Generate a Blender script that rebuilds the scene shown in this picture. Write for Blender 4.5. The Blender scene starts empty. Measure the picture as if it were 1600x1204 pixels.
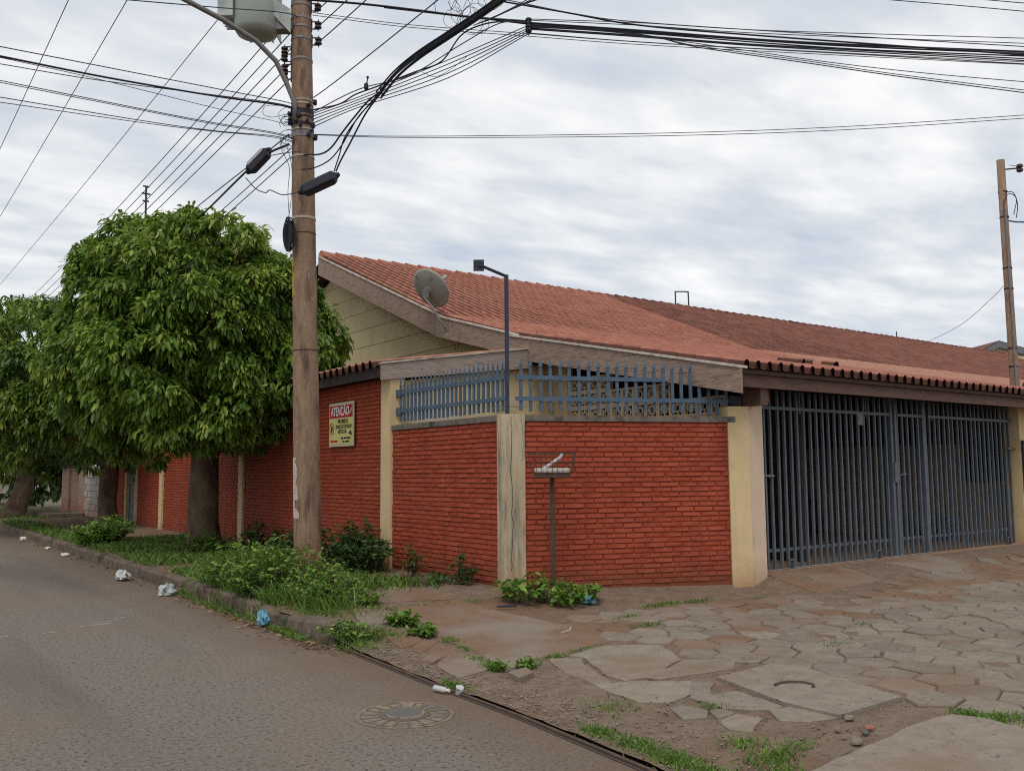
import bpy, math, random
import numpy as np
from mathutils import Vector, Matrix, Quaternion
random.seed(7); RNG = np.random.default_rng(11)
R = math.radians
sc = bpy.context.scene
COL = sc.collection
# ------------------------------------------------------------------ camera
cam_d = bpy.data.cameras.new('camera'); cam = bpy.data.objects.new('camera', cam_d); COL.objects.link(cam)
cam_d.sensor_fit = 'HORIZONTAL'; cam_d.sensor_width = 36.0; cam_d.lens = 36.0*1400/1600
cam_d.clip_start = .05; cam_d.clip_end = 3000
_h, _p, _r = R(36.3), R(5.5), R(.45)
_f = Vector((math.sin(_h)*math.cos(_p), math.cos(_h)*math.cos(_p), math.sin(_p)))
_rt = Vector((math.cos(_h), -math.sin(_h), 0)); _up = _rt.cross(_f)
_R = _rt*math.cos(_r) - _up*math.sin(_r); _U = _up*math.cos(_r) + _rt*math.sin(_r)
cam.matrix_world = Matrix(((_R.x, _U.x, -_f.x, 0), (_R.y, _U.y, -_f.y, 0), (_R.z, _U.z, -_f.z, 1.5), (0, 0, 0, 1)))
sc.camera = cam
# ------------------------------------------------------------------ sky
world = bpy.data.worlds.new('World'); sc.world = world; world.use_nodes = True
nt = world.node_tree; nt.nodes.clear()
def wn(t, **k):
    n = nt.nodes.new(t)
    for a, b in k.items(): setattr(n, a, b)
    return n
L = nt.links.new
SUN_EL, SUN_AZ = R(58), R(226)      # azimuth clockwise from +Y
tc = wn('ShaderNodeTexCoord'); sx = wn('ShaderNodeSeparateXYZ'); L(tc.outputs['Generated'], sx.inputs[0])
ab = wn('ShaderNodeMath', operation='ABSOLUTE'); L(sx.outputs[2], ab.inputs[0])
zz = wn('ShaderNodeMath', operation='ADD'); L(ab.outputs[0], zz.inputs[0]); zz.inputs[1].default_value = .11
dx = wn('ShaderNodeMath', operation='DIVIDE'); L(sx.outputs[0], dx.inputs[0]); L(zz.outputs[0], dx.inputs[1])
dy = wn('ShaderNodeMath', operation='DIVIDE'); L(sx.outputs[1], dy.inputs[0]); L(zz.outputs[0], dy.inputs[1])
cb = wn('ShaderNodeCombineXYZ'); L(dx.outputs[0], cb.inputs[0]); L(dy.outputs[0], cb.inputs[1])
mp = wn('ShaderNodeMapping'); L(cb.outputs[0], mp.inputs[0]); mp.inputs['Rotation'].default_value = (0, 0, R(38)); mp.inputs['Scale'].default_value = (1.0, 1.9, 1); mp.inputs['Location'].default_value = (3.4, 1.9, 0)
n1 = wn('ShaderNodeTexNoise'); L(mp.outputs[0], n1.inputs['Vector']); n1.inputs['Scale'].default_value = .95; n1.inputs['Detail'].default_value = 5; n1.inputs['Roughness'].default_value = .5; n1.inputs['Distortion'].default_value = .25
n2 = wn('ShaderNodeTexNoise'); L(mp.outputs[0], n2.inputs['Vector']); n2.inputs['Scale'].default_value = 2.6; n2.inputs['Detail'].default_value = 6; n2.inputs['Roughness'].default_value = .55
mx = wn('ShaderNodeMix', data_type='FLOAT'); mx.inputs[0].default_value = .5; L(n1.outputs[0], mx.inputs[2]); L(n2.outputs[0], mx.inputs[3])
cr = wn('ShaderNodeValToRGB'); L(mx.outputs[0], cr.inputs[0])
e = cr.color_ramp.elements
e[0].position = .36; e[0].color = (.61, .68, .785, 1)
e[1].position = .64; e[1].color = (1.08, 1.08, 1.075, 1)
m = e.new(.47); m.color = (.765, .805, .86, 1)
m = e.new(.54); m.color = (.90, .92, .945, 1)
sky = wn('ShaderNodeTexSky', sky_type='NISHITA'); sky.sun_disc = False; sky.sun_elevation = SUN_EL; sky.sun_rotation = SUN_AZ
sc_cl = wn('ShaderNodeMix', data_type='RGBA', blend_type='MULTIPLY'); sc_cl.inputs[0].default_value = 1; L(cr.outputs[0], sc_cl.inputs[6]); sc_cl.inputs[7].default_value = (9.6, 9.6, 9.6, 1)
mixs = wn('ShaderNodeMix', data_type='RGBA'); mixs.inputs[0].default_value = .93; L(sky.outputs[0], mixs.inputs[6]); L(sc_cl.outputs[2], mixs.inputs[7])
bg = wn('ShaderNodeBackground'); L(mixs.outputs[2], bg.inputs[0]); bg.inputs[1].default_value = .1
wo = wn('ShaderNodeOutputWorld'); L(bg.outputs[0], wo.inputs[0])
# ------------------------------------------------------------------ sun behind cloud
sl = bpy.data.lights.new('sun', 'SUN'); sl.energy = 1.5; sl.angle = R(25); sl.color = (1, .95, .88)
so = bpy.data.objects.new('sun', sl); COL.objects.link(so)
sd = Vector((math.sin(SUN_AZ)*math.cos(SUN_EL), math.cos(SUN_AZ)*math.cos(SUN_EL), math.sin(SUN_EL)))
so.rotation_euler = sd.to_track_quat('Z', 'Y').to_euler(); so.location = sd*60
vs = sc.view_settings; vs.view_transform = 'Standard'; vs.look = 'None'; vs.exposure = 0.0; vs.gamma = 1.0
sc.render.film_transparent = False
sc.cycles.use_denoising = False; sc.cycles.filter_width = 1.1
sc.cycles.max_bounces = 6; sc.cycles.diffuse_bounces = 3

# ------------------------------------------------------------------ helpers
def sst(a, b, v):
    t = min(1., max(0., (v-a)/(b-a))); return t*t*(3-2*t)
def g(x, y):                                   # height of the footway
    za = .15+.05*min(1., max(0., (x-3.5)/2.5)); zb = .02+.05*min(1., max(0., (x-3.4)/4.))
    t = sst(6.6, 8.8, y); z = zb+(za-zb)*t
    r = sst(6.3, 7.3, y)*sst(8.9, 9.5, x)
    return z+r*(.2-z)
class MB:
    def __init__(s): s.v = []; s.f = []
    def add(s, vs, fs):
        o = len(s.v); s.v += [tuple(v) for v in vs]; s.f += [tuple(i+o for i in f) for f in fs]; return s
    def box(s, c, d, M=None, taper=0):
        x, y, z = d[0]/2, d[1]/2, d[2]/2
        vs = [Vector(p) for p in ((-x,-y,-z),(x,-y,-z),(x,y,-z),(-x,y,-z),(-x*(1-taper),-y*(1-taper),z),(x*(1-taper),-y*(1-taper),z),(x*(1-taper),y*(1-taper),z),(-x*(1-taper),y*(1-taper),z))]
        if M is not None: vs = [M @ v for v in vs]
        c = Vector(c)
        return s.add([v+c for v in vs], [(3,2,1,0),(4,5,6,7),(0,1,5,4),(1,2,6,5),(2,3,7,6),(3,0,4,7)])
    def cbox(s, c, d, b, M=None):              # box with chamfered edges
        x, y, z = d[0]/2, d[1]/2, d[2]/2; vs = []; 
        for sx_ in (-1,1):
            for sy_ in (-1,1):
                for sz_ in (-1,1):
                    vs += [Vector((sx_*x, sy_*(y-b), sz_*(z-b))), Vector((sx_*(x-b), sy_*y, sz_*(z-b))), Vector((sx_*(x-b), sy_*(y-b), sz_*z))]
        def i(a, b_, c_, k): return ((a>0)*4+(b_>0)*2+(c_>0))*3+k
        fs = []
        for a in (-1,1):
            q = [i(a,-1,-1,0), i(a,1,-1,0), i(a,1,1,0), i(a,-1,1,0)]; fs.append(q if a>0 else q[::-1])
            q = [i(-1,a,-1,1), i(-1,a,1,1), i(1,a,1,1), i(1,a,-1,1)]; fs.append(q if a>0 else q[::-1])
            q = [i(-1,-1,a,2), i(1,-1,a,2), i(1,1,a,2), i(-1,1,a,2)]; fs.append(q if a>0 else q[::-1])
        for a in (-1,1):
            for b_ in (-1,1):
                fs.append([i(a,b_,-1,0), i(a,b_,1,0), i(a,b_,1,1), i(a,b_,-1,1)])
                fs.append([i(a,-1,b_,0), i(a,1,b_,0), i(a,1,b_,2), i(a,-1,b_,2)])
                fs.append([i(-1,a,b_,1), i(1,a,b_,1), i(1,a,b_,2), i(-1,a,b_,2)])
                for c_ in (-1,1): fs.append([i(a,b_,c_,0), i(a,b_,c_,1), i(a,b_,c_,2)])
        if M is not None: vs = [M @ v for v in vs]
        c = Vector(c); return s.add([v+c for v in vs], fs)
    def tube(s, pts, r, n=6, cap=True):
        pts = [Vector(p) for p in pts]; rs = r if isinstance(r, (list, tuple)) else [r]*len(pts)
        rings = []; prev = None
        for k, p in enumerate(pts):
            d = (pts[min(k+1, len(pts)-1)]-pts[max(k-1, 0)]).normalized()
            a = Vector((0,0,1)) if abs(d.z) < .9 else Vector((1,0,0))
            u = d.cross(a).normalized() if prev is None else (prev-d*prev.dot(d)).normalized()
            prev = u; w = d.cross(u)
            rings.append([p+(u*math.cos(2*math.pi*j/n)+w*math.sin(2*math.pi*j/n))*rs[k] for j in range(n)])
        vs = [v for rg in rings for v in rg]; fs = []
        for k in range(len(pts)-1):
            for j in range(n):
                a, b = k*n+j, k*n+(j+1) % n; fs.append((a, b, b+n, a+n))
        if cap: fs += [tuple(range(n))[::-1], tuple(range((len(pts)-1)*n, len(pts)*n))]
        return s.add(vs, fs)
    def lathe(s, c, prof, n=16, M=None):
        vs = []; fs = []; c = Vector(c)
        for (r_, z_) in prof:
            for j in range(n):
                v = Vector((r_*math.cos(2*math.pi*j/n), r_*math.sin(2*math.pi*j/n), z_)); vs.append((M @ v if M is not None else v)+c)
        for k in range(len(prof)-1):
            for j in range(n):
                a, b = k*n+j, k*n+(j+1) % n; fs.append((a, b, b+n, a+n))
        fs += [tuple(range(n))[::-1], tuple(range((len(prof)-1)*n, len(prof)*n))]
        return s.add(vs, fs)
    def prism(s, poly, z0, z1):                # poly counter-clockwise in XY; z0,z1 number or function
        n = len(poly); a = sum(poly[i][0]*poly[(i+1)%n][1]-poly[(i+1)%n][0]*poly[i][1] for i in range(n))
        if a < 0: poly = poly[::-1]
        f0 = z0 if callable(z0) else (lambda x, y: z0); f1 = z1 if callable(z1) else (lambda x, y: z1)
        vs = [(x, y, f0(x, y)) for x, y in poly]+[(x, y, f1(x, y)) for x, y in poly]
        return s.add(vs, [tuple(range(n))[::-1], tuple(range(n, 2*n))]+[(i, (i+1)%n, n+(i+1)%n, n+i) for i in range(n)])
    def mesh(s, name, mat, off=(0,0,0), smooth=False):
        me = bpy.data.meshes.new(name); o = Vector(off)
        me.from_pydata([tuple(Vector(v)-o) for v in s.v], [], s.f); me.update()
        if mat: me.materials.append(mat)
        if smooth: me.polygons.foreach_set('use_smooth', [True]*len(me.polygons))
        return me
    def build(s, name, mat, parent=None, smooth=False, loc=None):
        off = Vector(loc) if loc is not None else (Vector(wloc(parent)) if parent else Vector((0,0,0)))
        o = bpy.data.objects.new(name, s.mesh(name, mat, off, smooth)); COL.objects.link(o)
        if parent: o.parent = parent; o.location = off-Vector(wloc(parent))
        else: o.location = off
        o['_w'] = tuple(off); return o
def wloc(o): return tuple(o['_w']) if '_w' in o else tuple(o.location)
def npmesh(name, V, F, mat, smooth=False):     # V (n,3), F (m,k) arrays
    me = bpy.data.meshes.new(name); m, k = F.shape
    me.vertices.add(len(V)); me.vertices.foreach_set('co', np.ascontiguousarray(V, dtype=np.float32).ravel())
    me.loops.add(m*k); me.loops.foreach_set('vertex_index', np.ascontiguousarray(F, dtype=np.int32).ravel())
    me.polygons.add(m); me.polygons.foreach_set('loop_start', np.arange(0, m*k, k, dtype=np.int32)); me.polygons.foreach_set('loop_total', np.full(m, k, dtype=np.int32))
    me.update(calc_edges=True)
    if mat: me.materials.append(mat)
    if smooth: me.polygons.foreach_set('use_smooth', np.ones(m, dtype=bool))
    return me
def thing(name, label, cat, loc, group=None):
    o = bpy.data.objects.new(name, None); COL.objects.link(o); o.location = loc; o.empty_display_size = .1; o['_w'] = tuple(loc)
    return tag(o, label, cat, group)
def tag(o, label=None, cat=None, group=None, kind=None):
    if label: o['label'] = label
    if cat: o['category'] = cat
    if group: o['group'] = group
    if kind: o['kind'] = kind
    return o
def piece(name, me, parent, wpos, rot=None, scale=None):
    o = bpy.data.objects.new(name, me); COL.objects.link(o); o.parent = parent
    o.location = Vector(wpos)-Vector(wloc(parent))
    if rot is not None: o.rotation_euler = rot
    if scale is not None: o.scale = scale
    o['_w'] = tuple(wpos); return o
def child(o, par):
    return o
def frame(d, up=(0,0,1)):                      # rotation matrix with local x along d
    d = Vector(d).normalized(); u = Vector(up); y = u.cross(d).normalized(); z = d.cross(y)
    return Matrix((d, y, z)).transposed()

# ------------------------------------------------------------------ materials
def mat(name, c1, c2=None, scale=8, rough=.8, bump=0, bscale=None, metal=0, spots=None, objvar=0, detail=6, spec=.3, stain=None, stretch=None, dirt=None, edge=None, streak=None):
    """noise mix of c1,c2; spots=(colour,scale,lo,hi); stain=(colour,scale,lo,hi); dirt=(colour, z_low, z_high) soil splashed near the ground"""
    m_ = bpy.data.materials.new(name); m_.use_nodes = True; t = m_.node_tree; b = t.nodes['Principled BSDF']; lk = t.links.new
    def nn(ty, **k):
        q = t.nodes.new(ty)
        for a_, v_ in k.items(): setattr(q, a_, v_)
        return q
    geo = nn('ShaderNodeNewGeometry'); vec = geo.outputs['Position']
    if stretch:
        mpn = nn('ShaderNodeMapping'); lk(vec, mpn.inputs[0]); mpn.inputs['Scale'].default_value = stretch; vec = mpn.outputs[0]
    def noise(s_, d_=detail, r_=.6):
        q = nn('ShaderNodeTexNoise'); lk(vec, q.inputs['Vector']); q.inputs['Scale'].default_value = s_; q.inputs['Detail'].default_value = d_; q.inputs['Roughness'].default_value = r_; return q.outputs[0]
    def ramp(v, lo, hi):
        q = nn('ShaderNodeMapRange'); lk(v, q.inputs[0]); q.inputs[1].default_value = lo; q.inputs[2].default_value = hi; return q.outputs[0]
    def mixc(fac, a_, b_):
        q = nn('ShaderNodeMix', data_type='RGBA'); 
        if isinstance(fac, float): q.inputs[0].default_value = fac
        else: lk(fac, q.inputs[0])
        for i_, v_ in ((6, a_), (7, b_)):
            if isinstance(v_, tuple): q.inputs[i_].default_value = (*v_, 1)
            else: lk(v_, q.inputs[i_])
        return q.outputs[2]
    col = c1
    if c2: col = mixc(ramp(noise(scale), .32, .68), c1, c2)
    for sp in (spots, stain):
        if sp: col = mixc(ramp(noise(sp[1]), sp[2], sp[3]), col, sp[0])
    if streak:                                 # drawn-out stains: rain runs on walls, wheel polish on the road
        sm = nn('ShaderNodeMapping'); lk(geo.outputs['Position'], sm.inputs[0]); sm.inputs['Scale'].default_value = streak[1]
        sn = nn('ShaderNodeTexNoise'); lk(sm.outputs[0], sn.inputs['Vector']); sn.inputs['Scale'].default_value = 1; sn.inputs['Detail'].default_value = 5
        sr = nn('ShaderNodeMapRange'); lk(sn.outputs[0], sr.inputs[0]); sr.inputs[1].default_value = streak[2]; sr.inputs[2].default_value = streak[3]; sr.inputs[4].default_value = .75
        col = mixc(sr.outputs[0], col, streak[0])
    if dirt:
        sz = nn('ShaderNodeSeparateXYZ'); lk(geo.outputs['Position'], sz.inputs[0])
        ns = nn('ShaderNodeMath', operation='MULTIPLY_ADD'); lk(noise(4.), ns.inputs[0]); ns.inputs[1].default_value = (dirt[2]-dirt[1])*1.6; lk(sz.outputs[2], ns.inputs[2])
        q = nn('ShaderNodeMapRange'); lk(ns.outputs[0], q.inputs[0]); q.inputs[1].default_value = dirt[2]+(dirt[2]-dirt[1])*.8; q.inputs[2].default_value = dirt[1]+(dirt[2]-dirt[1])*.6
        col = mixc(q.outputs[0], col, dirt[0])
    if edge:                                   # earth washed along the kerb side of the road
        sz = nn('ShaderNodeSeparateXYZ'); lk(geo.outputs['Position'], sz.inputs[0])
        ns = nn('ShaderNodeMath', operation='MULTIPLY_ADD'); lk(noise(1.6), ns.inputs[0]); ns.inputs[1].default_value = 1.2; lk(sz.outputs[0], ns.inputs[2])
        q = nn('ShaderNodeMapRange'); lk(ns.outputs[0], q.inputs[0]); q.inputs[1].default_value = edge[1]+.6; q.inputs[2].default_value = edge[2]+.6; q.inputs[4].default_value = .85
        col = mixc(q.outputs[0], col, edge[0])
    if objvar:
        oi = nn('ShaderNodeObjectInfo'); hs = nn('ShaderNodeHueSaturation'); 
        lk(ramp(oi.outputs['Random'], 0, 1), hs.inputs['Value']); mr = hs.inputs['Value'].links[0].from_node; mr.inputs[3].default_value = 1-objvar; mr.inputs[4].default_value = 1+objvar
        if isinstance(col, tuple): hs.inputs['Color'].default_value = (*col, 1)
        else: lk(col, hs.inputs['Color'])
        col = hs.outputs[0]
    if isinstance(col, tuple): b.inputs['Base Color'].default_value = (*col, 1)
    else: lk(col, b.inputs['Base Color'])
    b.inputs['Roughness'].default_value = rough; b.inputs['Metallic'].default_value = metal; b.inputs['Specular IOR Level'].default_value = spec
    if bump:
        bn = nn('ShaderNodeBump'); lk(noise(bscale or scale*4, 8, .65), bn.inputs['Height']); bn.inputs['Strength'].default_value = 1; bn.inputs['Distance'].default_value = bump; lk(bn.outputs[0], b.inputs['Normal'])
    return m_
def leafmat(name, ca, cb, cc, trans=.3):
    m_ = bpy.data.materials.new(name); m_.use_nodes = True; t = m_.node_tree; b = t.nodes['Principled BSDF']; lk = t.links.new; out = t.nodes['Material Output']
    at = t.nodes.new('ShaderNodeAttribute'); at.attribute_name = 'tint'
    cr_ = t.nodes.new('ShaderNodeValToRGB'); lk(at.outputs['Fac'], cr_.inputs[0]); e_ = cr_.color_ramp.elements
    e_[0].position = 0; e_[0].color = (*ca, 1); e_[1].position = 1; e_[1].color = (*cc, 1); k_ = e_.new(.55); k_.color = (*cb, 1)
    lk(cr_.outputs[0], b.inputs['Base Color']); b.inputs['Roughness'].default_value = .42; b.inputs['Specular IOR Level'].default_value = .4
    tr = t.nodes.new('ShaderNodeBsdfTranslucent'); lk(cr_.outputs[0], tr.inputs[0]); mx_ = t.nodes.new('ShaderNodeMixShader'); mx_.inputs[0].default_value = trans
    lk(b.outputs[0], mx_.inputs[1]); lk(tr.outputs[0], mx_.inputs[2]); lk(mx_.outputs[0], out.inputs[0]); return m_
SOIL = (.17, .075, .038)
M = dict(
 asphalt=mat('asphalt', (.14,.115,.095), (.23,.193,.162), 38, .92, .014, 55, spots=((.045,.038,.033), 34, .57, .645), stain=((.20,.148,.105), .45, .48, .80), detail=4, streak=((.105,.09,.076), (.9, .10, 1), .48, .70), edge=((.15,.095,.06), 2.5, 3.5)),
 soil=mat('soil', (.165,.108,.072), (.245,.18,.132), 7, .95, .035, 24, spots=((.19,.10,.056), .6, .50, .70), stain=((.10,.075,.055), 18, .58, .68)),
 base=mat('base_earth', (.14,.10,.06), (.10,.10,.05), .4, .95),
 kerb=mat('kerb_stone', (.10,.073,.053), (.20,.15,.115), 7, .95, .03, 25, stain=((.05,.06,.03), 3, .52, .66)),
 concrete=mat('slab_concrete', (.205,.17,.132), (.27,.226,.178), 9, .93, .010, 70, stain=((.20,.13,.085), 1.1, .50, .74), spots=((.085,.07,.058), 24, .60, .70), objvar=.10),
 earthslab=mat('soil_covered_slab', (.178,.10,.06), (.22,.137,.09), 3, .92, .012, 60, stain=((.235,.19,.15), .8, .47, .62), spots=((.11,.07,.048), 20, .60, .70), objvar=.06),
 paver=mat('paver', (.19,.155,.118), (.258,.212,.165), 8, .93, .012, 70, stain=((.195,.125,.082), .8, .50, .68), spots=((.09,.072,.06), 24, .60, .70), objvar=.13),
 brick=mat('painted_brick', (.305,.056,.027), (.375,.077,.037), 9, .72, .0035, 70, objvar=.08, spots=((.25,.045,.024), 22, .56, .68), stain=((.40,.10,.052), 1.3, .56, .80), dirt=((.20,.065,.035), .1, .5), spec=.25, streak=((.20,.036,.019), (5, 5, .45), .56, .80)),
 mortar=mat('shaded_mortar_paint', (.22,.040,.020), (.27,.052,.025), 12, .85, .004, 80, dirt=((.18,.06,.03), .1, .42)),  # same red as the bricks, darkened: joint shade put into the colour
 plinth=mat('plinth_concrete', (.20,.14,.10), (.30,.21,.15), 8, .95, .008, 40, stain=((.09,.06,.045), 4, .5, .7)),
 pillar=mat('weathered_concrete_pillar', (.46,.37,.25), (.53,.43,.30), 4, .9, .004, 60, stain=((.235,.195,.145), 1.6, .46, .64), stretch=(5, 5, .8), dirt=((.45,.31,.18), .1, .6)),
 coping=mat('coping_concrete', (.12,.10,.083), (.21,.178,.148), 9, .95, .006, 40, stain=((.055,.048,.043), 5, .5, .68)),
 cream=mat('cream_paint', (.60,.455,.25), (.67,.515,.29), 3, .85, .002, 60, stain=((.40,.32,.20), 2.2, .60, .80), dirt=((.42,.26,.14), .1, .45), streak=((.40,.31,.18), (9, 9, .5), .56, .85)),
 lattice=mat('pale_lattice_paint', (.68,.57,.38), (.75,.63,.43), 3, .85, .002, 60, stain=((.45,.35,.22), 3, .6, .8)),
 navy=mat('navy_paint', (.028,.038,.06), (.04,.052,.08), 8, .5),
 pale=mat('pale_repair', (.58,.52,.42), (.50,.43,.32), 6, .9),
 pink=mat('pinkish_cream_paint', (.62,.47,.34), (.67,.52,.38), 3, .85, .002, 60, stain=((.45,.32,.21), 2.5, .6, .8), dirt=((.45,.28,.16), .1, .4)),
 gable=mat('gable_paint', (.47,.40,.235), (.52,.44,.26), 2.5, .88, .002, 50, stain=((.36,.30,.18), 2., .55, .8), objvar=.03),
 joint=mat('joint_shadow_paint', (.20,.16,.09), (.26,.21,.12), 5, .9),
 wood=mat('weathered_board', (.24,.165,.125), (.36,.27,.215), 5, .85, .004, 30, stain=((.11,.075,.06), 3, .52, .72), stretch=(16, 1.4, 16)),
 wood2=mat('greyed_board', (.30,.235,.20), (.40,.32,.275), 5, .85, .004, 30, stain=((.13,.095,.08), 3, .52, .72), stretch=(1.4, 16, 16)),
 beam=mat('painted_brown_beam', (.085,.046,.036), (.13,.072,.056), 4, .8, .003, 30, stretch=(1, 5, 5)),
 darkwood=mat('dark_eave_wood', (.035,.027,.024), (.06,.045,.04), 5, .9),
 flash=mat('pale_flashing', (.50,.44,.37), (.60,.55,.48), 6, .8, stain=((.30,.24,.19), 5, .5, .7)),
 tile=mat('new_clay_tile', (.30,.105,.07), (.40,.165,.115), 1.8, .82, .003, 60, stain=((.23,.09,.062), 4, .54, .74), spots=((.44,.215,.155), 7, .58, .76), objvar=.10),
 tile_dirt_shade=mat('clay_tile_dirt_and_shade', (.075,.032,.024), (.13,.056,.04), 5, .9, .003, 60, stain=((.09,.045,.034), 9, .5, .65)),  # valley dirt plus the shade between barrels, both put into the colour
 old_tile_dirt_shade=mat('old_clay_tile_dirt_and_shade', (.075,.036,.028), (.12,.055,.04), 5, .92, .003, 60),  # older tiles: dirt and shade between barrels in one dark colour
 oldtile=mat('old_clay_tile', (.135,.05,.036), (.235,.095,.066), 2.2, .88, .004, 50, stain=((.09,.045,.036), 3.2, .48, .7), objvar=.15),
 lowtile=mat('faded_clay_tile', (.33,.145,.098), (.44,.235,.168), 3, .85, .003, 60, stain=((.26,.12,.08), 5, .52, .7), objvar=.12),
 blue=mat('blue_grey_paint', (.055,.095,.14), (.08,.125,.18), 8, .5, spots=((.20,.22,.24), 14, .66, .76), spec=.4),
 gate=mat('gate_paint', (.076,.094,.114), (.108,.128,.15), 6, .5, spots=((.17,.17,.17), 12, .64, .76), spec=.4),
 dark=mat('dark_navy_metal', (.02,.022,.035), (.035,.035,.05), 6, .6),
 pole=mat('pole_concrete', (.225,.142,.094), (.31,.208,.142), 5, .92, .012, 30, stain=((.115,.072,.05), 2.6, .50, .68), spots=((.40,.32,.25), 16, .60, .68), stretch=(3, 3, .7), dirt=((.26,.09,.045), .2, .75)),
 yellowp=mat('faded_yellow_paint', (.55,.32,.04), (.34,.20,.06), 9, .85),
 whitep=mat('flaking_whitewash', (.55,.50,.45), (.40,.33,.27), 14, .9),
 steel=mat('galvanised_steel', (.17,.16,.16), (.25,.24,.235), 12, .6, metal=.3),
 rust=mat('rusty_steel', (.06,.037,.028), (.10,.062,.045), 14, .8, .002, 60),
 cable=mat('black_cable', (.018,.018,.028), None, 5, .6),
 wire=mat('grey_wire', (.055,.055,.07), None, 5, .6),
 porcelain=mat('brown_porcelain', (.05,.022,.022), None, 5, .3, spec=.5),
 trafo=mat('transformer_paint', (.40,.43,.42), (.47,.50,.48), 3, .5, stain=((.30,.33,.31), 3, .5, .7)),
 trafob=mat('transformer_green_grey', (.32,.35,.32), (.38,.41,.37), 3, .5),
 band=mat('pale_strap', (.42,.39,.34), None, 5, .6),
 bark=mat('bark', (.10,.066,.042), (.18,.125,.085), 7, .95, .03, 16, stretch=(1, 1, .45), stain=((.05,.035,.025), 3, .5, .7)),
 twig=mat('twig', (.10,.08,.045), (.16,.12,.07), 9, .9),
 leaf=leafmat('tree_leaf', (.055,.13,.018), (.165,.275,.034), (.42,.49,.10), .38),
 leafd=leafmat('far_tree_leaf', (.05,.115,.018), (.145,.24,.032), (.36,.42,.09), .36),
 weed=leafmat('weed_leaf', (.065,.14,.022), (.155,.29,.038), (.36,.47,.07), .3),
 weedd=leafmat('dark_weed_leaf', (.03,.07,.02), (.055,.12,.03), (.11,.19,.04), .25),
 grass=leafmat('grass_blade', (.06,.12,.02), (.12,.22,.03), (.24,.34,.06), .25),
 drygrass=leafmat('verge_blade', (.06,.13,.02), (.115,.21,.03), (.26,.27,.08), .25),
 dish=mat('dish_paint', (.33,.33,.29), (.38,.375,.33), 4, .6, stain=((.17,.15,.12), 5, .56, .75)),
 white=mat('white_plastic', (.52,.52,.51), (.42,.42,.41), 8, .5),
 foam=mat('foam', (.70,.66,.60), None, 5, .8),
 bluebag=mat('blue_plastic_bag', (.07,.21,.30), (.15,.35,.46), 12, .4, spec=.5),
 greybag=mat('grey_plastic_bag', (.26,.30,.29), (.40,.44,.43), 12, .4, spec=.5),
 signy=mat('sign_yellow', (.60,.55,.16), (.66,.62,.30), 3, .5),
 signr=mat('sign_red', (.42,.03,.03), None, 3, .5),
 signk=mat('sign_black', (.03,.03,.03), None, 3, .5),
 signw=mat('sign_white', (.75,.75,.72), None, 3, .5),
 signe=mat('sign_edge', (.52,.50,.34), None, 3, .6),
 crate=mat('blue_grey_crate', (.10,.15,.24), (.13,.19,.29), 5, .5),
 floor=mat('carport_floor', (.30,.18,.11), (.36,.23,.15), 3, .85),
 dimwall=mat('carport_wall', (.36,.30,.20), (.42,.35,.24), 3, .9),
 glass=mat('dark_glass', (.02,.025,.03), None, 3, .15, spec=.6),
 whiteblock=mat('whitewashed_block', (.46,.43,.40), (.58,.55,.52), 5, .9, .005, 40, dirt=((.36,.16,.08), .1, .9)),
 peach=mat('peach_render', (.58,.40,.30), (.63,.46,.36), 3, .9, dirt=((.40,.12,.05), .1, 1.0)),
 bluedoor=mat('blue_metal_door', (.08,.11,.15), (.11,.14,.19), 3, .5),
 iron=mat('cast_iron', (.085,.085,.08), (.13,.125,.115), 30, .6, .002, 90),
 patch=mat('concrete_ring', (.195,.15,.105), (.26,.205,.15), 10, .9, .006, 60, spots=((.10,.08,.065), 24, .52, .62), stain=((.14,.12,.10), 5, .5, .62)),
 ringjoint=mat('ring_joint', (.095,.075,.06), (.14,.115,.09), 20, .95),
 gravel=mat('gravel_stone', (.17,.135,.105), (.28,.23,.185), 40, .95, objvar=.1),
 scuff=mat('worn_road_paint', (.30,.28,.25), (.20,.18,.155), 25, .9),
 groove=mat('dark_joint', (.07,.058,.05), None, 5, .95),
 roofgrey=mat('grey_fascia', (.16,.16,.17), None, 3, .7),
 hazeleaf=leafmat('distant_leaf', (.03,.06,.015), (.055,.10,.02), (.11,.16,.04), .2),
)
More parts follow.
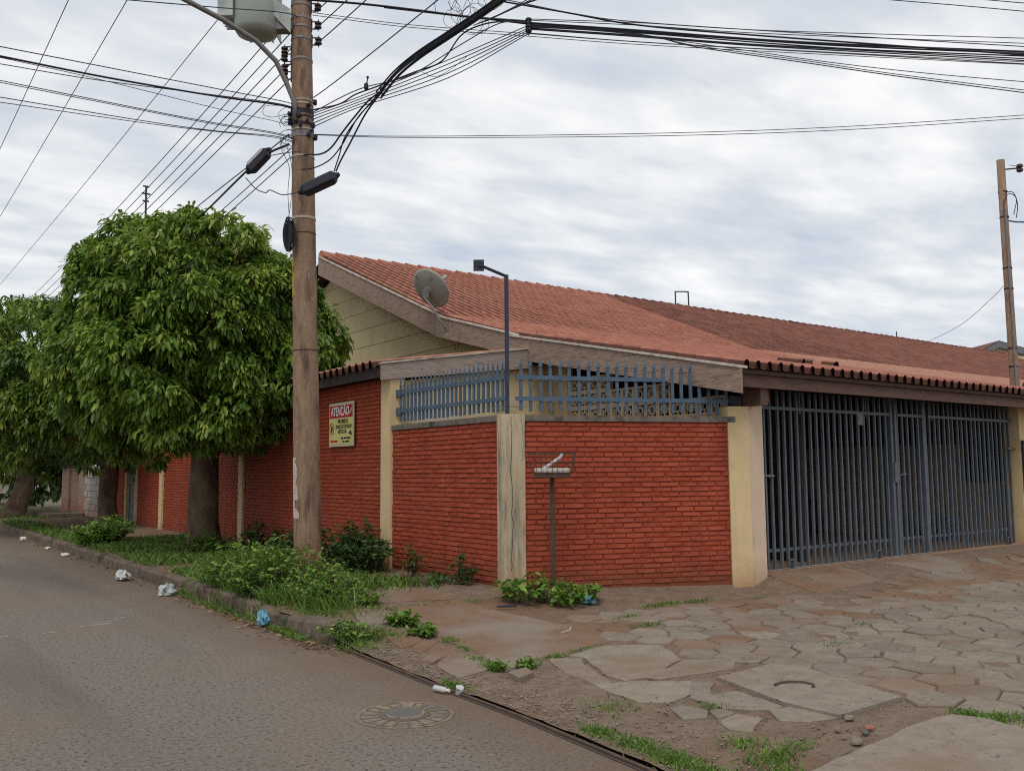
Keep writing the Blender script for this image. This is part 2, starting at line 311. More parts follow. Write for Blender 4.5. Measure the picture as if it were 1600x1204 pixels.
SLABS = [[(4.7,5.66),(5.16,5.79),(5.54,5.49),(5.25,4.97),(4.67,4.72),(4.45,4.74),(4.46,4.95),(4.73,5.49)],[(4.5,5.63),(4.68,5.49),(4.56,5.31),(4.35,4.8),(4.22,4.8),(4.32,5.26)],[(5.25,4.94),(5.61,4.72),(5.32,4.51),(4.68,4.62),(4.62,4.72)],[(4.22,4.75),(4.49,4.69),(4.76,4.44),(4.55,4.24),(4.28,4.18),(4.15,4.29),(4.18,4.58)],[(4.78,4.43),(4.87,4.3),(4.63,4.12),(4.51,4.18)],[(4.47,4.14),(4.8,4.05),(4.73,3.65),(4.63,3.64),(4.52,3.73),(4.44,3.84)],[(4.18,4.04),(4.27,4.05),(4.31,3.87),(4.19,3.78),(4.07,3.84)],[(4.2,3.68),(4.38,3.7),(4.42,3.55),(4.17,3.42),(4.12,3.53)],[(4.61,3.62),(4.78,3.59),(4.77,3.28),(4.58,3.34),(4.48,3.45)],[(4.32,3.86),(4.41,3.83),(4.4,3.73),(4.23,3.71)],[(5.3,2.86),(5.37,2.7),(5.32,2.47),(5.18,2.12),(4.09,1.7),(2.91,2.63),(3.91,2.79),(4.35,2.84),(4.89,2.89)],[(4.33,7.47),(4.45,8.13),(5.23,8.13),(5.34,7.52),(5.45,7.19),(5.6,6.41),(5.49,6.0),(5.3,5.83),(4.46,5.75),(4.12,5.6),(4.09,5.79),(4.27,6.41),(4.28,6.91)],[(4.06,6.37),(4.09,6.06),(3.93,5.7),(3.64,5.62),(3.71,6.03)],[(3.9,6.78),(4.1,6.93),(4.2,6.83),(3.84,6.53)],[(3.72,6.3),(4.11,6.66),(4.14,6.47),(3.76,6.18)],[(4.12,8.33),(4.41,8.11),(4.21,7.29),(3.92,7.3),(3.85,7.57)],[(3.9,7.23),(4.17,7.24),(4.09,6.95),(3.83,6.79)],[(3.9,5.38),(4.09,5.42),(4.04,5.26),(3.86,5.19)],[(4.59,8.43),(5.14,9.49),(5.27,8.91),(5.23,8.2)]]
COVER = [(4.96,4.36),(5.57,4.37),(5.68,4.18),(5.43,3.25),(4.77,3.26),(4.76,3.64)]
HANDLE = [(5.18,3.95),(5.14,3.74),(5.23,3.73),(5.24,3.92)]
PAVREG = [(5.93,6.95),(6.65,7.0),(7.4,6.89),(7.94,6.51),(8.6,6.55),(8.8,5.8),(11.79,6.66),(15.07,6.82),(23.25,5.08),(17.44,2.1),(7.14,1.63),(5.37,2.49),(5.36,2.88),(5.4,3.1),(5.47,3.27),(5.73,4.16),(5.65,4.38),(5.35,4.49),(5.63,4.75),(5.25,4.97),(5.56,5.52),(5.2,5.84),(5.28,6.19)]
WEEDS = {'pole1': (3.61,9.63),'pole2': (3.96,9.6),'pole3': (3.79,8.39),'pole4': (3.57,10.34),'wallbush': (5.06,10.35),'wallbush2': (5.15,10.01),'wallbush3': (5.06,10.81),'pillar1': (5.63,7.37),'pillar2': (5.74,7.09),'pillar3': (5.7,7.79),'crack1': (4.21,7.48),'crack2': (4.19,7.09),'crack3': (4.37,8.45),'crack4': (3.96,5.62),'crack5': (4.18,5.54),'tree2b': (3.91,19.06),'tree2c': (4.42,19.5),'t2d': (3.66,18.95),'wl1': (5.6,9.78),'wl2': (5.48,8.26),'curb1': (3.59,7.39),'curb2': (3.38,7.26),'curb3': (3.05,7.67),'g1': (3.43,5.41),'g2': (3.44,3.76),'g3': (3.42,3.5),'g4': (3.4,3.25),'g5': (5.41,2.79),'g6': (5.42,2.62),'g7': (3.8,3.06),'g8': (3.9,3.31),'g9': (7.07,6.89),'g10': (7.5,6.83),'g11': (6.22,6.63),'g12': (4.29,6.82),'g13': (4.34,6.68),'g14': (3.45,3.98),'walls1': (6.16,16.34),'walls2': (6.11,15.44),'t1a': (5.16,17.51),'t1b': (5.21,15.62)}
LITTER = {'whitebag': (3.16,13.79),'greybag': (3.1,11.74),'bluebag': (3.27,8.63),'bottle': (3.32,5.36),'cup': (3.38,5.23),'bluewrap': (6.42,7.51),'foam1': (3.28,18.57),'foam2': (3.35,23.35),'foam3': (3.19,19.84),'stick': (5.4,7.55),'straw': (5.09,6.2),'paper': (4.87,9.97),'dark': (4.4,9.08),'rock1': (4.61,2.98),'rock2': (4.62,3.08),'rock3': (4.76,2.98)}
WIRES = [('cross',0.009,[(-0.808,10.6,5.955),(1.046,10.6,6.053),(3.364,10.6,6.175),(4.247,10.6,6.222),(4.52,10.7,6.222)]),('cross',0.017,[(0.186,10.6,5.913),(1.05,10.6,5.947),(2.131,10.6,5.99),(3.366,10.6,6.079),(4.18,10.6,6.163),(4.52,10.7,6.163)]),('cross',0.008,[(0.298,10.6,5.808),(1.054,10.6,5.863),(1.998,10.6,5.933),(3.289,10.6,6.084),(4.179,10.6,6.18),(4.52,10.7,6.18)]),('cross',0.006,[(0.294,10.6,5.922),(1.051,10.6,5.933),(1.998,10.6,5.947),(3.37,10.6,5.926),(4.184,10.6,5.936),(4.52,10.7,5.936)]),('cross',0.008,[(-0.249,10.6,5.651),(1.061,10.6,5.681),(2.7,10.6,5.718),(3.374,10.6,5.742),(4.119,10.6,5.787),(4.52,10.7,5.787)]),('cross',0.007,[(-0.248,10.6,5.626),(1.062,10.6,5.66),(2.7,10.6,5.703),(3.375,10.6,5.726),(4.119,10.6,5.771),(4.52,10.7,5.771)]),('cross',0.008,[(-0.125,10.6,5.437),(1.069,10.6,5.499),(2.561,10.6,5.578),(3.377,10.6,5.646),(4.103,10.6,5.742),(4.52,10.7,5.742)]),('cross',0.007,[(-0.121,10.6,5.355),(1.071,10.6,5.444),(2.562,10.6,5.555),(3.377,10.6,5.638),(4.103,10.6,5.725),(4.52,10.7,5.725)]),('crosshigh',0.01,[(1.442,10.6,6.78),(2.286,10.6,6.97),(3.34,10.6,7.206),(4.227,10.6,7.406),(4.52,10.7,7.406)]),('street',0.011,[(4.36,10.72,7.522),(4.36,15.38,7.369),(4.36,20.04,7.26),(4.36,24.7,7.194),(4.36,29.36,7.172),(4.36,34.02,7.194),(4.36,38.68,7.26),(4.36,43.34,7.369),(4.36,48.0,7.522)]),('street',0.011,[(4.36,10.72,7.259),(4.36,15.38,7.106),(4.36,20.04,6.997),(4.36,24.7,6.931),(4.36,29.36,6.909),(4.36,34.02,6.931),(4.36,38.68,6.997),(4.36,43.34,7.106),(4.36,48.0,7.259)]),('street',0.011,[(4.36,10.72,7.039),(4.36,15.38,6.886),(4.36,20.04,6.777),(4.36,24.7,6.711),(4.36,29.36,6.689),(4.36,34.02,6.711),(4.36,38.68,6.777),(4.36,43.34,6.886),(4.36,48.0,7.039)]),('street',0.011,[(4.36,10.72,6.832),(4.36,15.38,6.679),(4.36,20.04,6.57),(4.36,24.7,6.504),(4.36,29.36,6.482),(4.36,34.02,6.504),(4.36,38.68,6.57),(4.36,43.34,6.679),(4.36,48.0,6.832)]),('street',0.011,[(4.36,10.72,6.629),(4.36,15.38,6.476),(4.36,20.04,6.367),(4.36,24.7,6.301),(4.36,29.36,6.279),(4.36,34.02,6.301),(4.36,38.68,6.367),(4.36,43.34,6.476),(4.36,48.0,6.629)]),('streetnear',0.011,[(4.66,10.58,7.656),(4.72,10.45,7.656),(4.72,6.019,7.612),(4.72,1.587,7.581),(4.72,-2.844,7.562),(4.72,-7.275,7.556),(4.72,-11.706,7.562),(4.72,-16.138,7.581),(4.72,-20.569,7.612),(4.72,-25.0,7.656)]),('streetnear',0.011,[(4.66,10.58,7.42),(4.72,10.45,7.42),(4.72,6.019,7.376),(4.72,1.587,7.345),(4.72,-2.844,7.326),(4.72,-7.275,7.32),(4.72,-11.706,7.326),(4.72,-16.138,7.345),(4.72,-20.569,7.376),(4.72,-25.0,7.42)]),('streetnear',0.011,[(4.66,10.58,7.194),(4.72,10.45,7.194),(4.72,6.019,7.151),(4.72,1.587,7.119),(4.72,-2.844,7.101),(4.72,-7.275,7.094),(4.72,-11.706,7.101),(4.72,-16.138,7.119),(4.72,-20.569,7.151),(4.72,-25.0,7.194)]),('streetnear',0.01,[(4.52,10.7,6.434),(4.68,10.5,6.434),(4.68,6.062,6.39),(4.68,1.625,6.359),(4.68,-2.812,6.34),(4.68,-7.25,6.334),(4.68,-11.688,6.34),(4.68,-16.125,6.359),(4.68,-20.562,6.39),(4.68,-25.0,6.434)]),('primary',0.01,[(2.299,-25.0,9.198),(2.299,-20.0,9.094),(2.299,-15.0,8.995),(2.299,-10.0,8.904),(2.299,-5.0,8.827),(2.299,0.0,8.765),(2.299,5.0,8.723),(2.299,10.0,8.701),(2.299,15.0,8.701),(2.299,20.0,8.723),(2.299,25.0,8.765),(2.299,30.0,8.827),(2.299,35.0,8.904),(2.299,40.0,8.995),(2.299,45.0,9.094),(2.299,50.0,9.198)]),('primary',0.01,[(3.024,-25.0,9.199),(3.024,-20.0,9.095),(3.024,-15.0,8.996),(3.024,-10.0,8.905),(3.024,-5.0,8.828),(3.024,0.0,8.766),(3.024,5.0,8.724),(3.024,10.0,8.702),(3.024,15.0,8.702),(3.024,20.0,8.724),(3.024,25.0,8.766),(3.024,30.0,8.828),(3.024,35.0,8.905),(3.024,40.0,8.996),(3.024,45.0,9.095),(3.024,50.0,9.199)]),('primary',0.01,[(4.338,-25.0,9.199),(4.338,-20.0,9.095),(4.338,-15.0,8.996),(4.338,-10.0,8.905),(4.338,-5.0,8.827),(4.338,0.0,8.766),(4.338,5.0,8.724),(4.338,10.0,8.702),(4.338,15.0,8.702),(4.338,20.0,8.724),(4.338,25.0,8.766),(4.338,30.0,8.827),(4.338,35.0,8.905),(4.338,40.0,8.996),(4.338,45.0,9.095),(4.338,50.0,9.199)]),('fibre',0.022,[(4.336,10.712,5.727),(4.098,11.135,5.589),(4.4,14.04,5.744),(4.672,16.654,5.883)]),('fibre',0.012,[(4.334,10.713,5.854),(4.5,15.398,6.008),(4.5,18.297,5.87)]),('fibre',0.01,[(4.356,10.697,5.667),(4.5,13.872,5.636),(4.5,16.106,5.538)]),('fibre',0.01,[(4.358,10.696,5.556),(4.5,13.417,5.526),(4.5,15.349,5.435)]),('pair',0.007,[(4.587,10.527,5.852),(5.586,9.794,5.816),(7.911,7.962,5.788),(9.892,6.506,5.852),(11.773,5.001,5.953),(13.749,3.55,6.118)]),('pair',0.007,[(4.587,10.527,5.843),(5.586,9.794,5.799),(7.91,7.962,5.754),(9.891,6.507,5.81),(11.771,5.002,5.911),(13.746,3.552,6.076)]),('trunk',0.014,[(4.841,9.225,6.0),(4.817,8.745,6.075),(4.821,8.246,6.102),(4.811,7.634,6.067),(4.774,7.04,6.01),(4.687,6.484,5.918),(4.565,5.704,5.781)]),('trunk',0.014,[(4.865,9.206,5.969),(4.841,8.728,6.052),(4.844,8.229,6.079),(4.832,7.618,6.046),(4.794,7.025,5.99),(4.706,6.47,5.899),(4.583,5.692,5.764)]),('trunk',0.014,[(4.816,9.243,6.021),(4.793,8.763,6.091),(4.798,8.263,6.117),(4.789,7.649,6.081),(4.753,7.055,6.023),(4.667,6.498,5.931),(4.548,5.717,5.793)]),('trunk',0.014,[(4.853,9.216,6.041),(4.829,8.737,6.106),(4.833,8.238,6.131),(4.821,7.626,6.095),(4.784,7.033,6.036),(4.696,6.477,5.943),(4.574,5.698,5.804)]),('trunk',0.014,[(4.884,9.193,5.989),(4.859,8.715,6.067),(4.861,8.217,6.094),(4.848,7.606,6.059),(4.81,7.014,6.003),(4.72,6.459,5.911),(4.596,5.682,5.775)]),('trunk',0.014,[(4.828,9.233,5.959),(4.805,8.754,6.045),(4.81,8.254,6.072),(4.8,7.642,6.039),(4.763,7.048,5.983),(4.677,6.491,5.893),(4.556,5.711,5.758)]),('trunk',0.014,[(4.859,9.211,5.938),(4.835,8.732,6.029),(4.838,8.234,6.057),(4.827,7.622,6.025),(4.789,7.029,5.97),(4.701,6.473,5.88),(4.578,5.695,5.747)]),('tail',0.016,[(4.404,10.414,5.508),(4.573,10.289,5.514),(4.641,10.116,5.559),(4.706,9.944,5.71),(4.731,9.678,5.817),(4.783,9.391,5.949),(4.853,9.216,6.016)]),('tail',0.012,[(4.38,10.431,5.316),(4.523,10.326,5.34),(4.629,10.124,5.403),(4.694,9.952,5.529),(4.732,9.801,5.67),(4.748,9.54,5.816),(4.853,9.215,5.984)]),('tail',0.016,[(4.652,9.983,5.219),(4.702,9.947,5.366),(4.752,9.786,5.556),(4.798,9.504,5.815),(4.828,9.233,5.953),(4.842,9.099,6.003)]),('tail',0.012,[(4.633,9.997,5.219),(4.683,9.961,5.423),(4.701,9.824,5.638),(4.773,9.522,5.848),(4.865,9.207,6.032)]),('spacer',0.009,[(4.571,10.539,6.126),(5.005,10.097,6.301),(5.826,9.245,6.692),(6.53,8.48,7.038)]),('spacer',0.009,[(4.571,10.539,6.091),(5.005,10.096,6.267),(5.826,9.245,6.638),(6.53,8.48,7.004)]),('spacer',0.009,[(4.572,10.539,6.049),(5.005,10.096,6.233),(5.826,9.245,6.583),(6.53,8.48,6.979)]),('spacer',0.009,[(4.572,10.538,5.997),(5.005,10.096,6.199),(5.826,9.245,6.52),(6.53,8.48,6.954)]),('spacer',0.009,[(4.573,10.538,5.946),(5.006,10.096,6.164),(5.826,9.245,6.457),(6.529,8.48,6.929)]),('spacer',0.014,[(4.53,10.446,6.135),(4.763,10.15,6.167),(4.927,10.03,6.292),(5.156,9.861,6.399),(5.499,9.485,6.544),(5.708,9.208,6.629),(5.902,9.065,6.962),(6.041,8.839,7.043),(6.267,8.673,7.091),(6.53,8.479,7.063)]),('spacer',0.01,[(4.53,10.445,6.101),(4.959,10.006,6.359),(5.434,9.533,6.494),(5.902,9.065,6.844),(6.234,8.697,7.066),(6.531,8.479,7.08)]),('spacer',0.022,[(4.5,10.591,7.671),(4.996,10.103,7.558),(5.482,9.622,7.421),(6.0,8.993,7.205),(6.531,8.479,7.088)]),('spacer',0.016,[(5.264,9.906,7.503),(5.681,9.476,7.376),(6.163,8.874,7.178),(6.53,8.48,7.055)]),('long',0.007,[(4.597,10.645,7.548),(5.582,9.797,7.318),(6.774,8.797,7.132),(7.932,7.946,7.008),(9.837,6.423,6.802),(11.808,4.975,6.654),(13.776,3.53,6.524)]),('long',0.007,[(4.597,10.644,7.513),(5.582,9.796,7.283),(6.773,8.797,7.098),(7.932,7.947,6.974),(9.836,6.424,6.768),(11.806,4.976,6.62),(13.773,3.531,6.49)]),('right',0.008,[(6.531,8.479,7.121),(7.713,7.719,7.105),(9.091,6.83,7.042),(11.918,5.002,7.013),(14.179,3.54,6.99)]),('right',0.008,[(6.531,8.479,7.105),(7.712,7.719,7.071),(9.09,6.831,6.999),(11.914,5.005,6.944),(14.173,3.544,6.9)]),('right',0.018,[(6.531,8.479,7.071),(7.711,7.72,7.004),(9.435,6.609,6.898),(11.908,5.009,6.832),(13.887,3.73,6.78)]),('right',0.015,[(6.53,8.48,7.046),(7.711,7.72,6.987),(9.784,6.384,6.865),(11.907,5.01,6.807),(13.606,3.911,6.76)]),('right',0.013,[(6.53,8.48,7.021),(7.711,7.721,6.971),(9.782,6.385,6.831),(11.905,5.011,6.772),(13.604,3.913,6.725)]),('right',0.012,[(6.53,8.48,7.004),(7.71,7.721,6.937),(9.086,6.834,6.847),(11.904,5.013,6.738),(14.158,3.555,6.651)]),('right',0.012,[(6.53,8.48,6.988),(7.71,7.721,6.92),(9.085,6.835,6.83),(11.902,5.014,6.712),(14.156,3.557,6.618)]),('right',0.01,[(6.53,8.48,6.938),(7.709,7.722,6.853),(9.78,6.386,6.763),(11.9,5.015,6.669),(13.596,3.918,6.594)]),('right',0.01,[(6.53,8.48,7.055),(7.71,7.721,6.954),(8.324,7.326,6.802),(9.427,6.615,6.636),(10.471,5.941,6.475),(11.881,5.029,6.285),(13.008,4.3,6.133)]),('right',0.008,[(6.53,8.48,7.038),(7.71,7.721,6.945),(8.325,7.325,6.819),(9.428,6.614,6.662),(10.472,5.94,6.5),(11.883,5.028,6.319),(13.011,4.299,6.174)]),('right',0.008,[(6.53,8.48,7.004),(7.71,7.721,6.929),(8.6,7.148,6.809),(9.776,6.39,6.636),(10.826,5.711,6.517),(11.888,5.024,6.43),(12.738,4.474,6.36)]),('right',0.014,[(5.102,8.04,6.806),(5.479,7.763,6.717),(6.108,7.301,6.569),(6.792,6.798,6.407),(7.931,5.962,6.269),(10.202,4.294,6.032),(11.565,3.293,5.89)]),('right',0.008,[(5.308,7.888,6.793),(5.651,7.636,6.701),(6.222,7.217,6.546),(6.793,6.798,6.444),(8.502,5.542,6.278),(10.207,4.29,6.128),(11.23,3.539,6.038)]),('corner',0.007,[(8.081,5.231,6.464),(8.556,4.882,6.408),(9.15,4.446,6.339),(9.689,4.05,6.27),(10.228,3.654,6.201)]),('corner',0.007,[(9.111,4.475,6.431),(9.37,4.284,6.4),(9.694,4.047,6.361),(10.017,3.809,6.323)]),('up',0.009,[(5.977,8.886,7.043),(6.005,8.245,6.957),(6.001,7.503,6.881),(5.9,6.833,6.754)]),('up',0.009,[(6.015,8.858,7.06),(6.055,8.209,6.98),(6.059,7.461,6.88),(5.955,6.793,6.754)]),('up',0.009,[(6.054,8.829,7.076),(6.104,8.172,7.004),(6.117,7.418,6.879),(6.009,6.753,6.753)]),('up',0.009,[(6.093,8.801,7.092),(6.153,8.136,7.027),(6.175,7.376,6.879),(6.064,6.713,6.753)]),('curl',0.006,[(4.181,10.578,5.568),(4.262,10.518,5.343),(4.253,10.524,5.027),(4.271,10.512,4.697)]),('curl',0.006,[(4.219,10.55,5.693),(4.288,10.499,5.342),(4.287,10.5,4.945),(4.258,10.521,4.656)]),('curl',0.01,[(3.891,11.039,5.282),(3.928,10.764,5.072),(4.026,10.691,5.021),(4.071,10.658,5.054),(4.189,10.572,4.995),(4.306,10.486,5.01),(4.369,10.315,5.027)]),('curl',0.009,[(4.111,10.877,5.618),(4.101,10.76,5.539),(4.182,10.577,5.527),(4.357,10.386,5.54)]),('curl',0.006,[(4.379,10.407,5.809),(4.369,10.414,5.517),(4.478,10.297,5.141)]),('curl',0.005,[(4.277,10.631,6.189),(4.029,10.689,6.157),(3.984,10.723,6.099),(3.998,10.712,6.031),(4.097,10.64,6.005),(4.312,10.606,6.103)]),('curl',0.005,[(5.514,9.351,6.489),(5.643,9.256,6.429),(5.805,9.137,6.527),(5.967,9.018,6.693)]),('service',0.008,[(19.762,9.0,5.409),(19.859,9.4,5.135),(20.728,10.5,4.827),(23.623,13.0,4.917)]),('servicewire',0.009,[(18.03,8.0,7.418),(17.752,7.6,7.223),(16.343,6.0,6.462)]),('servicewire',0.02,[(17.884,8.0,6.276),(17.604,7.6,6.112),(16.192,6.0,5.532)]),('servicewire',0.012,[(17.569,7.9,6.703),(17.682,7.9,6.787),(17.944,7.9,6.809),(18.074,7.9,6.602),(17.987,7.9,6.332)]),('servicewire',0.012,[(17.495,7.9,6.314),(17.527,7.9,6.57),(17.73,7.9,6.758),(18.037,7.9,6.724),(17.888,7.9,6.38)])]
# ================================================================== ground, road, footway
mb = MB(); mb.add([(-900,-900,-.06),(900,-900,-.06),(900,900,-.06),(-900,900,-.06)], [(0,1,2,3)])
tag(mb.build('ground', M['base']), kind='structure')
KX = [(3.45, 60), (3.45, 7.15), (3.39, 5.56), (3.37, 4.48), (3.29, 3.37), (3.15, 1.5), (3.0, 1.0)]   # road edge
mb = MB(); mb.add([(-9.5, 300, 0), (-9.5, -40, 0), (60, -40, 0), (60, 1.0, 0)]+[(x-.0, y, 0) for x, y in KX[::-1]]+[(3.45, 300, 0)], [tuple(range(5+len(KX)))])
tag(mb.build('road', M['asphalt']), kind='structure')
# footway: one gently warped sheet of earth and worn concrete
xs = np.concatenate([np.arange(3.42, 9.6, .12), np.arange(9.6, 30, .4)]); ys = np.concatenate([np.arange(.9, 12, .12), np.arange(12, 60, .6)])
V = []; F = []
def edge_x(y):
    for (x0, y0), (x1, y1) in zip(KX, KX[1:]):
        if y1 <= y <= y0: return x0+(x1-x0)*(y0-y)/(y0-y1)
    return 3.0
rnd2 = np.random.default_rng(3).normal(0, .004, (len(xs), len(ys)))
for i, x in enumerate(xs):
    for j, y in enumerate(ys):
        X_ = x if i else edge_x(y)+.055
        near = 1 if x < 10 and y < 12 else 0
        V.append((X_, y, g(X_, y)-.006+rnd2[i, j]*near+.005*math.sin(3.1*x+1.7*y)*math.sin(2.3*y-.9*x)*near))
ny = len(ys)
for i in range(len(xs)-1):
    for j in range(ny-1):
        if xs[i] > 9.5 and ys[j] > 7.3: continue
        if xs[i] > 6.3 and ys[j] > 9: continue
        F.append((i*ny+j, (i+1)*ny+j, (i+1)*ny+j+1, i*ny+j+1))
footway = bpy.data.objects.new('pavement', npmesh('pavement', np.array(V), np.array(F), M['soil'], True)); COL.objects.link(footway); tag(footway, kind='structure'); footway['_w'] = (0,0,0)
# broken slabs and hexagonal pavers set in it
def inset(poly, d):
    c = Vector((sum(p[0] for p in poly)/len(poly), sum(p[1] for p in poly)/len(poly)))
    return [tuple(c+(Vector(p)-c)*(1-d/max(.02, (Vector(p)-c).length))) for p in poly]
def rough_edge(poly, step=.12, amp=.018):
    out = []
    for a, b in zip(poly, poly[1:]+poly[:1]):
        n = max(1, int(math.dist(a, b)/step))
        for k in range(n):
            t = k/n; j = amp if k else 0
            out.append((a[0]+(b[0]-a[0])*t+random.uniform(-j, j), a[1]+(b[1]-a[1])*t+random.uniform(-j, j)))
    return out
def slab(poly, m, lift=.014, name='paving_slab', tilt=.004):
    c = (sum(p[0] for p in poly)/len(poly), sum(p[1] for p in poly)/len(poly)); tx, ty = random.uniform(-tilt, tilt), random.uniform(-tilt, tilt)
    p2 = rough_edge(poly); mb = MB()
    top = lambda x, y: g(x, y)+lift+(x-c[0])*tx+(y-c[1])*ty
    mb.prism(p2, lambda x, y: g(x, y)-.06, lambda x, y: top(x, y)-.005)
    n = len(p2); p3 = inset(p2, .014)
    o = len(mb.v); ar = sum(p2[i][0]*p2[(i+1)%n][1]-p2[(i+1)%n][0]*p2[i][1] for i in range(n))
    if ar < 0: p2 = p2[::-1]; p3 = p3[::-1]
    cz = top(*c)
    mb.f.pop(1)                                 # replace the flat lid by a chamfered, slightly domed one
    mb.v += [(x, y, top(x, y)) for x, y in p3]+[(c[0], c[1], cz)]
    for i in range(n):
        j = (i+1) % n; mb.f += [(n+i, n+j, o+j, o+i), (o+i, o+j, o+n)]
    return mb.build(name, m, footway, loc=(c[0], c[1], 0))
for i, pl in enumerate(SLABS):
    if i in (1, 3, 4, 5, 6, 7, 8, 9, 12, 13, 14, 16): c_ = Vector((sum(p[0] for p in pl)/len(pl), sum(p[1] for p in pl)/len(pl))); pl = [tuple(c_+(Vector(p)-c_)*1.09) for p in pl]
    slab(pl, M['earthslab'] if i in (11, 12, 13, 14, 15, 16, 18) else M['concrete'], lift=.022 if i == 10 else (.04 if i == 17 else .006))
# hexagonal pavers
def inside(p, poly):
    c = False; n = len(poly)
    for i in range(n):
        a, b = poly[i], poly[i-1]
        if (a[1] > p[1]) != (b[1] > p[1]) and p[0] < (b[0]-a[0])*(p[1]-a[1])/(b[1]-a[1])+a[0]: c = not c
    return c
def jit(k):
    r_ = random.Random(k[0]*7919+k[1]*104729+5); return r_.uniform(-.045, .045), r_.uniform(-.045, .045)
S_ = .205; cells = []
ca, sa = math.cos(.35), math.sin(.35)
for i in range(-60, 110):
    for j in range(-60, 80):
        cx_ = S_*1.5*i; cy_ = S_*math.sqrt(3)*(j+.5*(i % 2))
        X_, Y_ = 5+cx_*ca-cy_*sa, 2+cx_*sa+cy_*ca
        if not inside((X_, Y_), PAVREG) or X_ > 17 or any(inside((X_, Y_), s_) for s_ in SLABS) or inside((X_, Y_), COVER): continue
        poly = []
        for k in range(6):
            vx, vy = cx_+S_*math.cos(k*math.pi/3), cy_+S_*math.sin(k*math.pi/3); jx, jy = jit((round(vx*100), round(vy*100)))
            vx += jx; vy += jy; poly.append((5+vx*ca-vy*sa, 2+vx*sa+vy*ca))
        cells.append((math.hypot(X_, Y_), poly, (X_, Y_)))
cells.sort(key=lambda c: c[0])
rest = MB(); rest2 = MB()
for q, (dist, poly, c) in enumerate(cells):
    if random.random() < .012: continue
    gap = random.uniform(.003, .016); p2 = inset(poly, gap); p3 = inset(poly, gap+.008); lift = random.uniform(-.001, .013); tx, ty = random.uniform(-.022, .022), random.uniform(-.022, .022)
    dusty = random.random() < (.85 if c[1] > 6.2-.10*(c[0]-6) else (.22 if c[1] > 5.2 else .03))
    top = lambda x, y: g(x, y)+lift+(x-c[0])*tx+(y-c[1])*ty
    mb = MB() if q < 300 else (rest2 if dusty else rest)
    o = len(mb.v); mb.v += [(x, y, g(x, y)-.05) for x, y in p2]+[(x, y, top(x, y)-.009) for x, y in p2]+[(x, y, top(x, y)) for x, y in p3]
    mb.f += [(o+a, o+(a+1)%6, o+6+(a+1)%6, o+6+a) for a in range(6)]+[(o+6+a, o+6+(a+1)%6, o+12+(a+1)%6, o+12+a) for a in range(6)]+[tuple(range(o+12, o+18))]
    if q < 300: mb.build('paving_stone', M['earthslab' if dusty else 'paver'], footway, loc=(c[0], c[1], 0))
tag(rest.build('paving_stones_far', M['paver'], footway), kind='stuff'); tag(rest2.build('dusty_paving_stones_far', M['earthslab'], footway), kind='stuff')
for pl in ([(9.35,7.36),(10.75,7.36),(10.6,6.55),(9.15,6.45)], [(11.6,7.36),(13.3,7.36),(13.4,6.7),(12.0,6.5)]): slab(pl, M['earthslab'], lift=.008, name='ramp_slab')
# access cover with an iron handle set among the slabs
cv = thing('access_cover', 'flat rectangular concrete access cover with rusty iron handle in paving', 'cover', (5.1, 3.8, g(5.1, 3.8)))
cp = rough_edge(COVER, .2, .006)
mb = MB(); mb.prism(cp, lambda x, y: g(x, y)-.06, lambda x, y: g(x, y)+.022); mb.build('slab', M['concrete'], cv)
hz = g(5.18, 3.85)+.026
hp = [(5.05,3.93),(5.12,3.95),(5.20,3.93),(5.26,3.86),(5.26,3.78),(5.20,3.74)]
MB().tube([(x, y, hz) for x, y in hp], .011, 6).build('handle', M['rust'], cv)
# kerb stones
kerb = MB(); 
kb = bpy.data.objects.new('kerb', None); COL.objects.link(kb); kb['_w'] = (0,0,0); tag(kb, kind='structure')
y = 9.2; kmesh = []
while y < 46:
    ln = random.uniform(.85, 1.05)
    z = g(3.5, y)
    kc = (3.525+random.uniform(-.012, .012), y+ln/2, z-.095); mb = MB(); mb.cbox(kc, (.15, ln-.02, .22), .025)
    mb.v = [(v[0]+random.uniform(-.012, .012), v[1], v[2]+random.uniform(-.01, .01)) for v in mb.v]
    o = mb.build('kerb_stone', M['kerb'], kb, loc=kc); o.rotation_euler = (random.uniform(-.01, .01), random.uniform(-.03, .03), random.uniform(-.012, .012)); y += ln
# the thick broken end block of the kerb
mb = MB(); mb.cbox((3.60, 8.05, .02), (.26, 1.25, .24), .05); mb.v = [(v[0]+random.uniform(-.03,.03), v[1]+random.uniform(-.05,.05), v[2]+random.uniform(-.02,.02)) for v in mb.v]
o = mb.build('kerb_stone', M['kerb'], kb, loc=(3.60, 8.05, .02)); o.rotation_euler = (-.05, .12, .05)
mb = MB(); mb.cbox((3.52, 8.95, .05), (.16, .5, .2), .04); mb.build('kerb_stone', M['kerb'], kb, loc=(3.52, 8.95, .05)).rotation_euler = (.03, .1, -.1)
# dropped steel gutter edge at the corner
gt = thing('gutter_rail', 'long rusty steel gutter edging along the road at the corner', 'gutter', (3.43, 7.1, 0))
pts = [(3.46,7.2),(3.42,6.3),(3.385,5.56),(3.365,4.48),(3.285,3.37),(3.14,1.5),(3.05,1.05)]
mb = MB()
for k, (x, y) in enumerate(pts): 
    d = Vector(pts[min(k+1, 6)])-Vector(pts[max(k-1, 0)]); n_ = Vector((-d.y, d.x)).normalized(); n_ = n_ if n_.x > 0 else -n_
    mb.v += [(x, y, -.02), (x, y, .016), (x+n_.x*.020, y+n_.y*.020, .020), (x+n_.x*.026, y+n_.y*.026, -.02)]
for k in range(6):
    for a in range(3): mb.f.append((k*4+a, k*4+a+1, k*4+4+a+1, k*4+4+a))
mb.build('steel_edge', M['rust'], gt)
mb = MB()
for k, (x, y) in enumerate(pts): mb.v += [(x-.022, y, .004), (x-.002, y, .004)]
